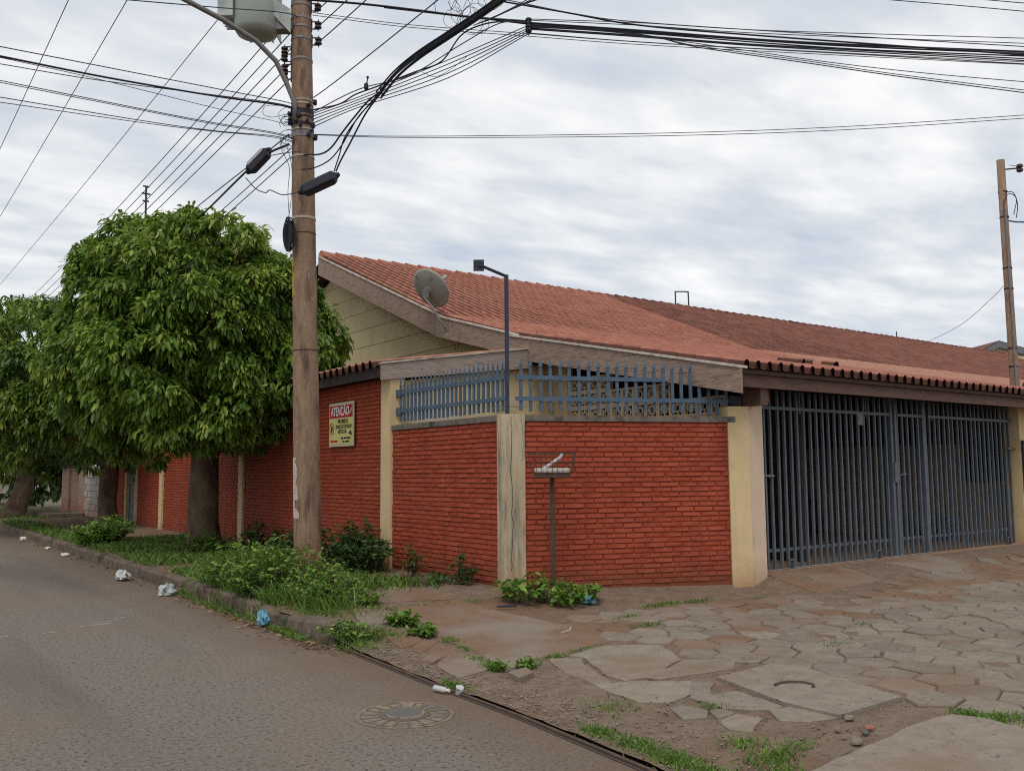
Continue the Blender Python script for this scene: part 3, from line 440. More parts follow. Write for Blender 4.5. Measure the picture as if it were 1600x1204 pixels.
for k in range(6): mb.f.append((k*2, k*2+1, k*2+3, k*2+2))
mb.build('drain_slot', M['groove'], gt)
# crumbling verge of old asphalt beside the rail
mb = MB(); r_ = random.Random(4)
def pebble(x, y, s_):
    o = len(mb.v); z = g(x, y)+s_*.15
    mb.v += [(x+s_*math.cos(a+r_.uniform(-.4,.4))*r_.uniform(.7,1.3), y+s_*math.sin(a+r_.uniform(-.4,.4))*r_.uniform(.5,1), z+r_.uniform(-.2,.2)*s_) for a in (0, 1.26, 2.5, 3.77, 5.0)]+[(x+r_.uniform(-.4,.4)*s_, y+r_.uniform(-.4,.4)*s_, z+s_*r_.uniform(.35,.8)), (x, y, z-s_)]
    mb.f.extend([(o+k, o+(k+1)%5, o+5) for k in range(5)]+[(o+(k+1)%5, o+k, o+6) for k in range(5)])
for k in range(5200):
    if k < 2600: y = r_.uniform(1.3, 7.0); x = edge_x(y)+.06+abs(r_.gauss(0, .26))
    else: x = r_.uniform(3.5, 6.6); y = r_.uniform(2.0, 6.4)
    if any(inside((x, y), sp) for sp in SLABS) or inside((x, y), COVER) or inside((x, y), PAVREG): continue
    pebble(x, y, .003+.012*r_.random()**3)
tag(mb.build('gravel', M['gravel']), 'loose grey brown gravel scattered along the gutter and broken slabs', 'gravel', kind='stuff')
# manhole in the road
mh = thing('manhole_cover', 'small round iron manhole lid in spoked concrete ring on the road', 'manhole', (2.85, 5.03, 0))
c = (2.85, 5.03)
mb = MB(); mb.prism([(c[0]+r_.uniform(.295,.315)*math.cos(a*math.pi/20), c[1]+r_.uniform(.295,.315)*math.sin(a*math.pi/20)) for a in range(40)], -.05, .005); mb.build('concrete_ring', M['patch'], mh)
mb = MB()
for k in range(18):
    a = k*2*math.pi/18+.1; d = Vector((math.cos(a), math.sin(a), 0)); mb.box((c[0]+d.x*.215, c[1]+d.y*.215, .0065), (.115, .010, .003), Matrix.Rotation(a, 3, 'Z'))
for k in range(40):
    if r_.random() < .35: continue
    a = k*2*math.pi/40; mb.box((c[0]+.275*math.cos(a), c[1]+.275*math.sin(a), .0062), (.006, .046, .003), Matrix.Rotation(a, 3, 'Z'))
tag(mb.build('spoke_joint', M['ringjoint'], mh), kind='stuff')
MB().lathe((c[0], c[1], .004), [(.157, -.02), (.157, .006), (.150, .009), (.128, .007), (.126, .001)], 36).build('rim', M['ringjoint'], mh)
MB().lathe((c[0], c[1], .004), [(.126, -.02), (.126, .010), (.120, .0125), (.105, .012)], 36).build('inner_ring', M['patch'], mh)
MB().lathe((c[0], c[1], .004), [(.104, -.02), (.104, .013), (.098, .0155), (.05, .0165), (.002, .0165)], 32).build('lid', M['iron'], mh)

# ================================================================== brick walls
def brick_mesh(k):
    rr = random.Random(k); mb = MB(); L_, H_, D_ = .5, .5, .5; b = (.028, .11, .35)
    # front face at y=-.5 chamfered; unit brick scaled on use
    fr = [(-.5+b[0], -.5, -.5+b[1]), (.5-b[0], -.5, -.5+b[1]), (.5-b[0], -.5, .5-b[1]), (-.5+b[0], -.5, .5-b[1])]
    fr = [(x+rr.uniform(-.012,.012), y+rr.uniform(-.06,.10), z+rr.uniform(-.05,.05)) for x, y, z in fr]
    md = [(-.5, -.5+b[2], -.5), (.5, -.5+b[2], -.5), (.5, -.5+b[2], .5), (-.5, -.5+b[2], .5)]
    bk = [(x, .5, z) for x, y, z in md]
    mb.v = fr+md+bk; mb.f = [(0,1,2,3)]
    for a in range(4): mb.f += [(4+a, 4+(a+1)%4, (a+1)%4, a), (8+a, 8+(a+1)%4, 4+(a+1)%4, 4+a)]
    return mb
BRK = [brick_mesh(k) for k in range(7)]; BRKM = [b.mesh('brick', M['brick']) for b in BRK]
CH, BL, PROUD = .0595, .243, .013
def brick_wall(root, P0, P1, z0a, z0b, z1, first=300, hide=None, sort=None):
    """bricks along P0->P1 (outside is to the right of that direction); bottom runs from z0a to z0b"""
    P0 = Vector((*P0, 0)); P1 = Vector((*P1, 0)); d = (P1-P0).normalized(); ln = (P1-P0).length; n = Vector((d.y, -d.x, 0)); ang = math.atan2(d.y, d.x)
    items = []; rows = int((z1-min(z0a, z0b))/CH)
    for r in range(rows):
        z = z1-(r+.5)*CH; s = -random.uniform(.2, .8)*BL if True else 0
        s = (-.5 if r % 2 else 0)*BL+random.uniform(-.03, .03)
        while s < ln:
            a, b = max(0, s), min(ln, s+BL+random.uniform(-.012, .012)); s = b if b < ln else ln+1
            if b <= 0: continue
            if b-a < .05: continue
            m_ = (a+b)/2
            if z-CH/2 < z0a+(z0b-z0a)*m_/ln: continue
            if hide and hide(P0+d*m_, z): continue
            items.append((P0+d*m_+Vector((0,0,z)), b-a-.011))
    if sort: items.sort(key=lambda t: sort(t[0]))
    mb = MB(); Mz = Matrix.Rotation(ang, 3, 'Z')
    for q, (p, w) in enumerate(items):
        k = random.randrange(7); dp = .05; pos = p+n*(PROUD-dp/2+random.uniform(-.003, .0035)); hh = CH-.010+random.uniform(-.003, .002)
        if q < first: piece('brick', BRKM[k], root, pos, (0, 0, ang), (w, dp, hh))
        else:
            o = len(mb.v); mb.v += [tuple(pos+Mz @ Vector((v[0]*w, v[1]*dp, v[2]*hh))) for v in BRK[k].v]; mb.f += [tuple(i+o for i in f) for f in BRK[k].f]
    if mb.v: tag(mb.build('bricks_rest', M['brick'], root), kind='stuff')
XW = 6.04; CA = Vector((6.06, 8.37)); CD = Vector((math.cos(R(-22)), math.sin(R(-22)))); CN = Vector((CD.y, -CD.x))   # street wall plane; chamfer corner, direction
CE = CA+CD*3.06                                                # chamfer end at the gate pillar
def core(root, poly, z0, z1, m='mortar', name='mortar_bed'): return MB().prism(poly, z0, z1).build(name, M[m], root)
# chamfered corner panel
w = thing('brick_wall', 'low red brick wall panel behind the wire waste basket', 'wall', (7.4, 7.8, .08), 'red brick boundary walls')
a, b = CA+CD*.21, CA+CD*2.80
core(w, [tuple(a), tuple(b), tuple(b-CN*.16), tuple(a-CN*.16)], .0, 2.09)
brick_wall(w, a, b, .17, .13, 2.08)
core(w, [tuple(a+CN*.035), tuple(b+CN*.035), tuple(b-CN*.1), tuple(a-CN*.1)], -.05, lambda x, y: .165+(.12-.165)*((x-a.x)/(b.x-a.x)), 'plinth', 'plinth')
mb = MB(); mb.prism([tuple(CA+CD*.19+CN*.03), tuple(CA+CD*2.90+CN*.03), tuple(CA+CD*2.90-CN*.19), tuple(CA+CD*.19-CN*.19)], 2.085, 2.155); mb.build('coping', M['coping'], w)
# low street panel
w = thing('brick_wall', 'low red brick wall panel between cream pilaster and corner pillar', 'wall', (6.04, 9.8, .18), 'red brick boundary walls')
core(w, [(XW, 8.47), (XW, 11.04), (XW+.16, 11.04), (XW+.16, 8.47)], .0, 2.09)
brick_wall(w, (XW, 11.03), (XW, 8.49), .19, .21, 2.08)
core(w, [(XW-.045, 8.49), (XW-.045, 11.03), (XW+.1, 11.03), (XW+.1, 8.49)], 0, .185, 'plinth', 'plinth')
MB().prism([(XW-.03, 8.49), (XW-.03, 11.02), (XW+.19, 11.02), (XW+.19, 8.49)], 2.085, 2.155).build('coping', M['coping'], w)
# corner pillar with a crack
cpil = thing('corner_pillar', 'cracked grey concrete corner pillar between the two low brick panels', 'pillar', (6.1, 8.4, .1))
P_ = [(XW-.035, 8.48), (XW-.035, 8.40), tuple(CA+CN*.035+CD*.02), tuple(CA+CD*.215+CN*.035), tuple(CA+CD*.215-CN*.17), (XW+.18, 8.48)]
MB().prism(P_, -.05, 2.165).build('shaft', M['pillar'], cpil)
mb = MB(); r_ = random.Random(9); xx = .03
pz = 2.14; prevp = None; cl = []
while pz > .35:
    cl.append((xx, pz)); pz -= r_.uniform(.04, .11); xx += r_.uniform(-.012, .014)
cp0 = Vector(P_[2])
for (u0, z0), (u1, z1) in zip(cl, cl[1:]):
    q0 = cp0+CD*u0+CN*.0015; q1 = cp0+CD*u1+CN*.0015; wd = .0035
    mb.add([(q0.x-CD.x*wd, q0.y-CD.y*wd, z0), (q0.x+CD.x*wd, q0.y+CD.y*wd, z0), (q1.x+CD.x*wd, q1.y+CD.y*wd, z1), (q1.x-CD.x*wd, q1.y-CD.y*wd, z1)], [(3,2,1,0)])
mb.build('crack', M['groove'], cpil)
# tall street wall
w = thing('brick_wall', 'long tall red brick street wall behind the trees, carrying the warning sign', 'wall', (6.04, 19, .2), 'red brick boundary walls')
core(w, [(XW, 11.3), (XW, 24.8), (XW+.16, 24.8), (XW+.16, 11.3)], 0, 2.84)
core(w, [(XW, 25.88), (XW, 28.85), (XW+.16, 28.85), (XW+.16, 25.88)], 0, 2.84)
pil = [16.95, 22.45]
brick_wall(w, (XW, 24.75), (XW, 11.32), .21, .21, 2.83, hide=lambda p, z: any(abs(p.y-q) < .2 for q in pil), sort=lambda p: p.y+(100 if p.z < .3 else 0))
brick_wall(w, (XW, 28.83), (XW, 25.95), .21, .21, 2.83, first=0)
core(w, [(XW-.045, 11.3), (XW-.045, 24.75), (XW+.1, 24.75), (XW+.1, 11.3)], 0, .2, 'plinth', 'plinth')
for q, (y0, y1, zt, lb) in enumerate([(11.02, 11.29, 2.83, 'cream painted pilaster where the low and tall brick walls meet'), (16.83, 17.07, 2.83, 'cream painted pilaster just beyond the nearest tree trunk'), (22.33, 22.57, 2.83, 'cream painted pilaster between the two street tree trunks'), (24.74, 24.90, 2.83, 'cream door jamb on the near side of blue door'), (25.77, 25.93, 2.83, 'cream door jamb on the far side of blue door')]):
    t_ = MB(); t_.prism([(XW-.05, y0), (XW-.05, y1), (XW+.17, y1), (XW+.17, y0)], 0, zt)
    o = t_.build('pilaster', M['cream'], loc=(XW, (y0+y1)/2, 0)); tag(o, lb, 'pilaster', 'cream pilasters of the street wall')
dr = thing('street_door', 'blue grey metal street door in the tall brick wall', 'door', (6.05, 25.3, .2))
MB().box((6.09, 25.335, 1.3), (.04, .86, 2.2)).build('leaf', M['bluedoor'], dr)
mb = MB()
for z in (.6, 1.3, 2.0): mb.box((6.065, 25.335, z), (.012, .70, .05))
mb.build('rail', M['bluedoor'], dr); MB().tube([(6.05, 24.98, 1.25), (6.0, 24.98, 1.25), (6.0, 25.06, 1.25)], .012).build('handle', M['steel'], dr)
# gate pillar at the chamfer's end
gp = thing('gate_pillar', 'cream and pinkish pillar between the brick corner and steel gate', 'pillar', (8.95, 7.3, .05))
e0 = CA+CD*2.80; e1 = CA+CD*3.08
MB().prism([tuple(e0+CN*.025), tuple(e1+CN*.025), tuple(e1-CN*.30), tuple(e0-CN*.30)], -.05, 2.28).build('cream_face', M['cream'], gp)
MB().prism([tuple(e1+CN*.003+CD*.001), (9.29, 7.285), (9.40, 7.48), (9.0, 7.50)], -.05, 2.36).build('pink_face', M['pink'], gp)
rp = MB(); rp.prism([(16.36, 7.36), (17.2, 7.36), (17.2, 7.62), (16.36, 7.62)], 0, 2.56)
tag(rp.build('gate_pillar', M['cream'], loc=(16.6, 7.5, 0)), 'plain cream wall pier at the far end of the gate', 'pillar')
# white-washed block wall and peach wall further down the street
wb = thing('block_wall', 'short whitewashed concrete block wall beside the second trunk', 'wall', (6.1, 29.9, .2))
for r in range(9):
    for k in range(5):
        yy = 28.95+k*.42+(.2 if r % 2 else 0); z = .3+r*.2
        if r > 6 and k > 3 - (r-6): continue
        MB().cbox((6.1+random.uniform(-.012,.012), yy+.2, z), (.17, .385, .185), .012).build('block', M['whiteblock'], wb, loc=(6.1, yy+.2, z))
MB().prism([(6.06, 28.95), (6.06, 31.0), (6.16, 31.0), (6.16, 28.95)], 0, 1.75).build('mortar', M['whiteblock'], wb)
pw = thing('rendered_wall', 'peach rendered wall stained with red earth beyond the block wall', 'wall', (6.3, 34.9, .2))
MB().prism([(6.2, 33.2), (6.2, 36.2), (6.45, 36.2), (6.45, 33.2)], 0, 1.75).build('render', M['peach'], pw)
MB().prism([(6.12, 34.5), (6.12, 34.8), (6.21, 34.8), (6.21, 34.5)], 0, 1.78).build('pier', M['peach'], pw)
MB().prism([(6.12, 33.1), (6.12, 36.3), (6.5, 36.3), (6.5, 33.1)], 1.751, 1.83).build('coping', M['coping'], pw)
# step in the footway before the block wall
MB().prism(rough_edge([(5.0, 31.3), (6.1, 30.9), (6.1, 33.6), (4.9, 33.4)], .3, .08), .1, .30).build('step', M['kerb'])
tag(bpy.data.objects['step'], 'low earth-stained concrete step on the far footway', 'step')
# ================================================================== house with gable and tiled roof
PROF = [(6.92, 2.70), (11.47, 3.64), (13.7, 4.26), (18.95, 6.44)]       # roof slope (Y, Z) from eave to ridge
def roof_z(y):
    if y > 18.95: return 6.44-(y-18.95)*.42
    for (a, za), (b, zb) in zip(PROF, PROF[1:]):
        if y <= b: return za+(zb-za)*(y-a)/(b-a)
house = thing('house', 'cream house with gable end and pinkish red clay tile roof', 'house', (12, 13, .2))
XG = 8.95; XE = 8.5; XM = 17.3; XF = 41
def clip_poly(poly, y_fn):                     # keep the part of a (Y,Z) polygon under the roof line
    out = []
    f = lambda p: y_fn(p[0])-p[1]
    for a, b in zip(poly, poly[1:]+poly[:1]):
        fa, fb = f(a), f(b)
        if fa >= 0: out.append(a)
        if (fa >= 0) != (fb >= 0):
            t = fa/(fa-fb); out.append((a[0]+(b[0]-a[0])*t, a[1]+(b[1]-a[1])*t))
    return out
under = lambda y: roof_z(y)-.20
# gable wall: painted blocks with open joints
core(house, [(XG+.012, 11.2), (XG+.012, 26.5), (XG+.2, 26.5), (XG+.2, 11.2)], 0, lambda x, y: 3.0 if y < 12 else 2.55, 'joint', 'wall_backing')
mb = MB(); ysamp = np.linspace(11.2, 26.5, 40)
mb.v = [(XG+.012, y, 2.5) for y in ysamp]+[(XG+.012, y, under(y)) for y in ysamp]; mb.f = [(i+1, i, 40+i, 41+i) for i in range(39)]
mb.build('gable_backing', M['joint'], house)
zc = 2.3
row = 0
while zc < 6.6:
    y = 11.2-(.55 if row % 2 else 0)
    while y < 22.5:
        a, b = max(11.2, y)+.004, y+1.1-.004; y += 1.1
        pl = clip_poly([(a, zc+.006), (b, zc+.006), (b, zc+.385), ((a+b)/2, zc+.385), (a, zc+.385)], under)
        if len(pl) < 3 or b-a < .1: continue
        n = len(pl); bb = MB(); xo = XG-.004+random.uniform(-.002, .002)
        bb.add([(xo, p[0], p[1]) for p in pl]+[(xo+.05, p[0], p[1]) for p in pl], [tuple(range(n))[::-1]]+[(i, (i+1)%n, n+(i+1)%n, n+i) for i in range(n)])
        bb.build('wall_block', M['gable'], house, loc=(XG, (a+b)/2, zc))
    zc += .39; row += 1
# pierced-block porch wall facing the street (below the bargeboard) and the plain wall at its back
pc = thing('pierced_wall', 'cream openwork block wall with ring patterns under the eaves', 'wall', (9.0, 9.4, .2))
core(pc, [(XG, 7.55), (XG, 11.2), (XG+.12, 11.2), (XG+.12, 7.55)], .1, 2.22, 'cream', 'lower_wall')
bs = .235
def cobogo():
    mb = MB(); h = bs/2; t = .027; d = .06
    mb.box((0, -h+t/2, 0), (d, t, bs)); mb.box((0, h-t/2, 0), (d, t, bs)); mb.box((0, 0, -h+t/2), (d, bs-2*t, t)); mb.box((0, 0, h-t/2), (d, bs-2*t, t))
    n = 14; ro, ri = .062, .046; vs = []; fs = []
    for k in range(n):
        a = 2*math.pi*k/n
        for r_, x_ in ((ro, -d*.45), (ri, -d*.45), (ri, d*.45), (ro, d*.45)): vs.append((x_, r_*math.cos(a), r_*math.sin(a)))
    for k in range(n):
        j = (k+1) % n
        for q in range(4): fs.append((k*4+q, j*4+q, j*4+(q+1)%4, k*4+(q+1)%4))
    mb.add(vs, fs)
    for a in range(4):
        c_, s_ = math.cos(a*math.pi/2), math.sin(a*math.pi/2); m_ = (ro+h-t)/2; l_ = h-t-ro+.004
        mb.box((0, c_*m_, s_*m_), (d*.8, l_ if c_*c_ > .5 else .014, l_ if s_*s_ > .5 else .014))
    return mb
CB = cobogo().mesh('pierced_block', M['lattice'])
topb = lambda y: roof_z(y)-.34
y = 7.62+bs/2; 
while y < 10.65:
    zr = 2.225+bs/2; k = 0
    while zr+bs/2 < topb(y-bs/2)-.0:
        piece('pierced_block', CB, pc, (XG+.06, y, zr))
        zr += bs+.004
    y += bs+.004
MB().prism([(XG, 10.73), (XG, 11.195), (XG+.12, 11.195), (XG+.12, 10.73)], 2.22, lambda x, y: topb(y)).build('end_pier', M['cream'], pc)
# dark sheet standing in for the porch's shade behind the pierced wall
core(house, [(XG+1.9, 7.9), (XG+1.9, 13.4), (XG+2.0, 13.4), (XG+2.0, 7.9)], .2, 2.6, 'darkwood', 'porch_shade_sheet')
# plain cream wall between street wall and house, with pale patch
pl_ = thing('side_wall', 'cream side wall with pale repair patches behind the left spear fence', 'wall', (7.5, 11.15, .2))
MB().prism([(6.22, 11.10), (XG-.01, 11.10), (XG-.01, 11.25), (6.22, 11.25)], .1, lambda x, y: 2.76+(x-6)*.155).build('render', M['cream'], pl_)
mb = MB(); 
for (x0, x1, z0, z1) in ((6.5, 7.3, 2.2, 2.42), (7.4, 8.1, 2.15, 2.36), (7.7, 8.4, 2.5, 2.62)):
    mb.prism(rough_edge([(x0, 11.096), (x1, 11.096), (x1, 11.099), (x0, 11.099)], .5, 0), z0, z1)
mb.build('patch', M['pale'], pl_)
# ---- lean-to roof over the side passage: rake board, tiles, edge over the tall wall
lt = thing('lean_to_roof', 'narrow tiled lean-to roof with grey board over the side passage', 'roof', (7.3, 12, 2.9))
mb = MB(); mb.add([(5.84, 10.98, 2.78), (8.42, 10.98, 3.10), (8.42, 10.98, 3.40), (5.84, 10.98, 3.00), (5.84, 11.03, 2.78), (8.42, 11.03, 3.10), (8.42, 11.03, 3.40), (5.84, 11.03, 3.00)], [(0,1,2,3),(7,6,5,4),(3,2,6,7),(1,0,4,5),(0,3,7,4),(2,1,5,6)])
mb.build('rake_board', M['wood2'], lt)
mb = MB(); mb.add([(5.83, 10.96, 3.003), (8.43, 10.96, 3.403), (8.43, 11.05, 3.403), (5.83, 11.05, 3.003), (5.83, 10.96, 3.022), (8.43, 10.96, 3.422), (8.43, 11.05, 3.422), (5.83, 11.05, 3.022)], [(3,2,1,0),(4,5,6,7),(0,1,5,4),(1,2,6,5),(2,3,7,6),(3,0,4,7)])
mb.build('edge_strip', M['flash'], lt)
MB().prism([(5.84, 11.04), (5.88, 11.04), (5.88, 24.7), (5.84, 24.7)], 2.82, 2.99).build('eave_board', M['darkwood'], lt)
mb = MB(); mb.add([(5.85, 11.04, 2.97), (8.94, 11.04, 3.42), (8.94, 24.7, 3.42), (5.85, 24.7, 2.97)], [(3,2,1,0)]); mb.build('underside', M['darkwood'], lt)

# ---- clay tiles
TW, TL = .215, .355
def tile_mesh():
    prof = [(0, -.010), (.012, .054), (.032, .076), (.056, .083), (.080, .076), (.100, .054), (.111, -.010), (.140, -.022), (.190, -.022), (.219, -.010)]
    n = len(prof); vs = []
    for y, lift in ((-.02, .006), (TL+.03, 0.0)):
        vs += [(x, y, z+lift) for x, z in prof]
    vs += [(x, -.02, z+.006-.006) for x, z in prof]
    fs = [(i, i+1, n+i+1, n+i) for i in range(n-1)]+[(2*n+i, 2*n+i+1, i+1, i) for i in range(n-1)]
    return np.array(vs), np.array(fs)
TV, TF = tile_mesh()
DARKF = np.array([i in (0, 5, 6, 7, 8) for i in range(9)]*2)  # channel and flank faces take the dark colour: dirt and painted shade
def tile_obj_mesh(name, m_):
    me = npmesh(name, TV, TF, m_, False); me.materials.append(M['old_tile_dirt_shade'] if m_ == M['oldtile'] else M['tile_dirt_shade']); me.polygons.foreach_set('material_index', DARKF.astype(np.int32)); return me
def lay(root, x0, x1, segs, m_, first, name='roof_tile', key=None, drop=()):
    """tiles on straight slope segments ((ya,za),(yb,zb)) from x0 to x1; the `first` nearest become parts"""
    it = []
    for (ya, za), (yb, zb) in segs:
        d = Vector((0, yb-ya, zb-za)); ln = d.length; d.normalize(); n = Vector((0, -d.z, d.y)); rows = max(1, round(ln/TL)); st = ln/rows
        for c in range(int((x1-x0)/TW)):
            for r in range(rows):
                p = Vector((x0+c*TW, ya, za))+d*(r*st)+n*random.uniform(0, .006); it.append((p, d, n))
    it.sort(key=key or (lambda t: t[0].length))
    me = tile_obj_mesh(name, m_); mats = []
    cells_ = []
    for q, (p, d, n) in enumerate(it):
        Mx = Matrix((Vector((1,0,0)), d, n)).transposed() @ Matrix.Rotation(random.gauss(0, .006)+(random.gauss(0, .05) if random.random() < .03 else 0), 3, 'Z')
        if q < first: 
            o = piece(name, me, root, p); o.rotation_mode = 'QUATERNION'; o.rotation_quaternion = Mx.to_quaternion()
        else: cells_.append((np.array(Mx), np.array(p)))
    if cells_:
        Rm = np.array([c[0] for c in cells_]); Pm = np.array([c[1] for c in cells_]); off = np.array(wloc(root))
        V_ = np.einsum('kij,vj->kvi', Rm, TV)+Pm[:, None, :]-off; F_ = TF[None]+(np.arange(len(cells_))*len(TV))[:, None, None]
        o = bpy.data.objects.new(name+'s_rest', npmesh(name+'s_rest', V_.reshape(-1, 3), F_.reshape(-1, 4), m_)); COL.objects.link(o); o.parent = root; o['kind'] = 'stuff'
        o.data.materials.append(M['old_tile_dirt_shade'] if m_ == M['oldtile'] else M['tile_dirt_shade']); o.data.polygons.foreach_set('material_index', np.tile(DARKF, len(cells_)).astype(np.int32))
segs_hi = [(PROF[1], PROF[2]), (PROF[2], PROF[3])]; segs_lo = [(PROF[0], PROF[1])]
def lift(segs, dz=.035): return [((a[0], a[1]+dz), (b[0], b[1]+dz)) for a, b in segs]
rf = MB(); rf_pts = PROF+[(31, 6.44-(31-18.95)*.42)]
rf.v = [(XE+.02, y, z+.01) for y, z in rf_pts]+[(XM, y, z+.01) for y, z in rf_pts]+[(XE+.02, y, z-.05) for y, z in rf_pts]+[(XM, y, z-.05) for y, z in rf_pts]
n = len(rf_pts)
rf.f = [(i, n+i, n+i+1, i+1) for i in range(n-1)]+[(2*n+i+1, 3*n+i+1, 3*n+i, 2*n+i) for i in range(n-1)]
roof = rf.build('roof', M['darkwood'], house)
inview = lambda t: t[0].length+(0 if t[0].y > 11.4 else 3)
lay(roof, XE-.02, XM, lift(segs_hi)+lift(segs_lo), M['tile'], 300, key=inview)
def ridge(root, x0, x1, m_):
    x = x0; k = 0; cm = MB(); 
    prof = [(-.11, -.05), (-.095, .02), (-.055, .062), (0, .078), (.055, .062), (.095, .02), (.11, -.05)]
    vs = [(0, y*1.35, z*1.4+.012) for y, z in prof]+[(.42, y*1.05, z*1.05) for y, z in prof]; cm.add(vs, [(i, i+1, 8+i, 7+i) for i in range(6)]+[tuple(range(7))])
    me = cm.mesh('ridge_tile', m_)
    while x < x1:
        piece('ridge_tile', me, root, (x, 18.95, 6.50+random.uniform(-.008, .008)), (0, random.uniform(-.012, .012), random.uniform(-.02, .02))); x += .37
ridge(roof, XE-.02, XM, M['tile'])
# bargeboards with pale edging, three lengths
def board(y0, z0, y1, z1, h0, h1, x, m_='wood'):
    t = .045
    mb = MB(); mb.add([(x, y0, z0-h0), (x, y1, z1-h1), (x, y1, z1), (x, y0, z0), (x+t, y0, z0-h0), (x+t, y1, z1-h1), (x+t, y1, z1), (x+t, y0, z0)], [(3,2,1,0),(4,5,6,7),(2,3,7,6),(0,1,5,4),(3,0,4,7),(1,2,6,5)])
    b = mb.build('bargeboard', M[m_], house)
    mb = MB(); e = .03; x2 = x-.02
    mb.add([(x2, y0, z0+.002), (x2, y1, z1+.002), (x2, y1, z1+e), (x2, y0, z0+e), (x2+.16, y0, z0+.002), (x2+.16, y1, z1+.002), (x2+.16, y1, z1+e), (x2+.16, y0, z0+e)], [(3,2,1,0),(4,5,6,7),(2,3,7,6),(0,1,5,4),(3,0,4,7),(1,2,6,5)])
    s = mb.build('edge_strip', M['flash'], b); return b
board(13.62, 4.28, 19.05, 6.48, .40, .42, 8.46)
board(11.35, 3.66, 13.66, 4.285, .33, .36, 8.42)
board(6.86, 2.70, 11.50, 3.665, .30, .36, 8.37)
# rafters / purlin ends in the gable eave
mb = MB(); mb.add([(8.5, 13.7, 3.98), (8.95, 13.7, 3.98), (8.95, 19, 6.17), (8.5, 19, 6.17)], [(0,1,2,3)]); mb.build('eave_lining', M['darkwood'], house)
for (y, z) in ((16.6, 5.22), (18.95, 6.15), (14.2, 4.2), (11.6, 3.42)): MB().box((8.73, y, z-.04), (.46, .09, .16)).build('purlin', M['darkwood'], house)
# carport: floor, side wall, back wall, beam, ceiling is the roof underside
MB().prism([(9.3, 7.42), (17.2, 7.42), (17.2, 13.6), (9.3, 13.6)], .05, .205).build('carport_floor', M['floor'], house)
MB().prism([(16.6, 7.63), (16.75, 7.63), (16.75, 13.6), (16.6, 13.6)], .2, 1.95).build('carport_side_wall', M['dimwall'], house)
MB().prism([(16.6, 7.63), (16.75, 7.63), (16.75, 13.6), (16.6, 13.6)], 1.952, lambda x, y: roof_z(y)-.06).build('carport_upper_infill', M['darkwood'], house)  # dark brown infill from the side wall up to the roof
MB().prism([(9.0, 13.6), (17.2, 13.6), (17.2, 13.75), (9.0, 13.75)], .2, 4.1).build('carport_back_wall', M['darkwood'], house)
b_ = MB(); b_.box((12.9, 6.99, 2.605), (8.9, .06, .22)); b_.build('fascia_beam', M['beam'], house)
MB().box((8.98, 7.15, 2.42), (.13, .3, .26)).build('beam_end', M['beam'], house)
MB().box((9.36, 7.28, 2.46), (.06, .06, .22)).build('beam_prop', M['tile'], house)
wnd = MB().box((16.58, 8.1, 1.62), (.03, .62, .72)).build('window', M['glass'], house)
mb = MB()
for yy in (7.79, 7.95, 8.1, 8.25, 8.41): mb.box((16.555, yy, 1.62), (.02, .03, .76))
mb.build('window_grille', M['dark'], wnd)
# ---- attached neighbour with the older, darker roof
nb = thing('house', 'attached neighbouring house with old dark brown clay tile roof', 'house', (26, 13, .2))
rf = MB()
rf.v = [(XM, y, z+.008) for y, z in rf_pts]+[(XF, y, z+.008) for y, z in rf_pts]+[(XM, y, z-.052) for y, z in rf_pts]+[(XF, y, z-.052) for y, z in rf_pts]
rf.f = [(i, n+i, n+i+1, i+1) for i in range(n-1)]+[(2*n+i+1, 3*n+i+1, 3*n+i, 2*n+i) for i in range(n-1)]
roof2 = rf.build('roof', M['darkwood'], nb)
lay(roof2, XM, XF, lift([segs_hi[1]], .042), M['oldtile'], 300, key=lambda t: t[0].length)
ridge(roof2, XM, XF, M['oldtile'])
lay(roof2, XM, XF, lift(segs_lo+[segs_hi[0]], .038), M['lowtile'], 0, 'low_roof_tile')
MB().prism([(17.25, 9), (XF, 9), (XF, 18), (17.25, 18)], .1, 2.6).build('wall', M['cream'], nb)
MB().prism([(17.21, 7.5), (40, 7.5), (40, 7.65), (17.21, 7.65)], 0, 2.5).build('front_wall', M['cream'], nb)
MB().box((29.2, 6.99, 2.605), (23.6, .058, .22)).build('fascia_beam', M['beam'], nb)
MB().box((12.9, 6.955, 2.755), (8.86, .03, .07)).build('tile_fill', M['tile_dirt_shade'], house); MB().box((29.2, 6.955, 2.755), (23.6, .03, .07)).build('tile_fill', M['tile_dirt_shade'], nb)
# rectangular roof frame antenna posts
an = thing('roof_frame', 'thin rectangular metal frame standing on the ridge behind', 'frame', (22.1, 20.5, 5.9))
MB().tube([(21.96, 20.6, 5.6), (21.93, 20.58, 7.47)], .025).build('post', M['wire'], an); MB().tube([(22.36, 20.34, 5.6), (22.27, 20.32, 7.46)], .025).build('post', M['wire'], an)
MB().tube([(21.93, 20.58, 7.46), (22.27, 20.32, 7.45)], .022).build('crossbar', M['wire'], an)
for k, (dx_, hh) in enumerate(((.33, 6.95), (.62, 6.9), (.75, 6.85))):
    tag(MB().tube([(22.36+dx_, 20.3, 5.6), (22.36+dx_, 20.3, hh)], .02).build('vent_pipe', M['wire'], loc=(22.36+dx_, 20.3, 5.6)), 'thin stub pipe beside the roof frame on the ridge', 'pipe', 'stub pipes beside the roof frame')
for k, (x_, hh) in enumerate(((37.3, 7.6), (37.42, 7.2))):
    tag(MB().tube([(x_, 21.75, 5.0), (x_, 21.75, hh)], .025).build('antenna_rod', M['wire'], loc=(x_, 21.75, 5)), ['tall thin antenna rod behind the far part of old roof', 'shorter thin antenna rod behind the far part of old roof'][k], 'antenna')
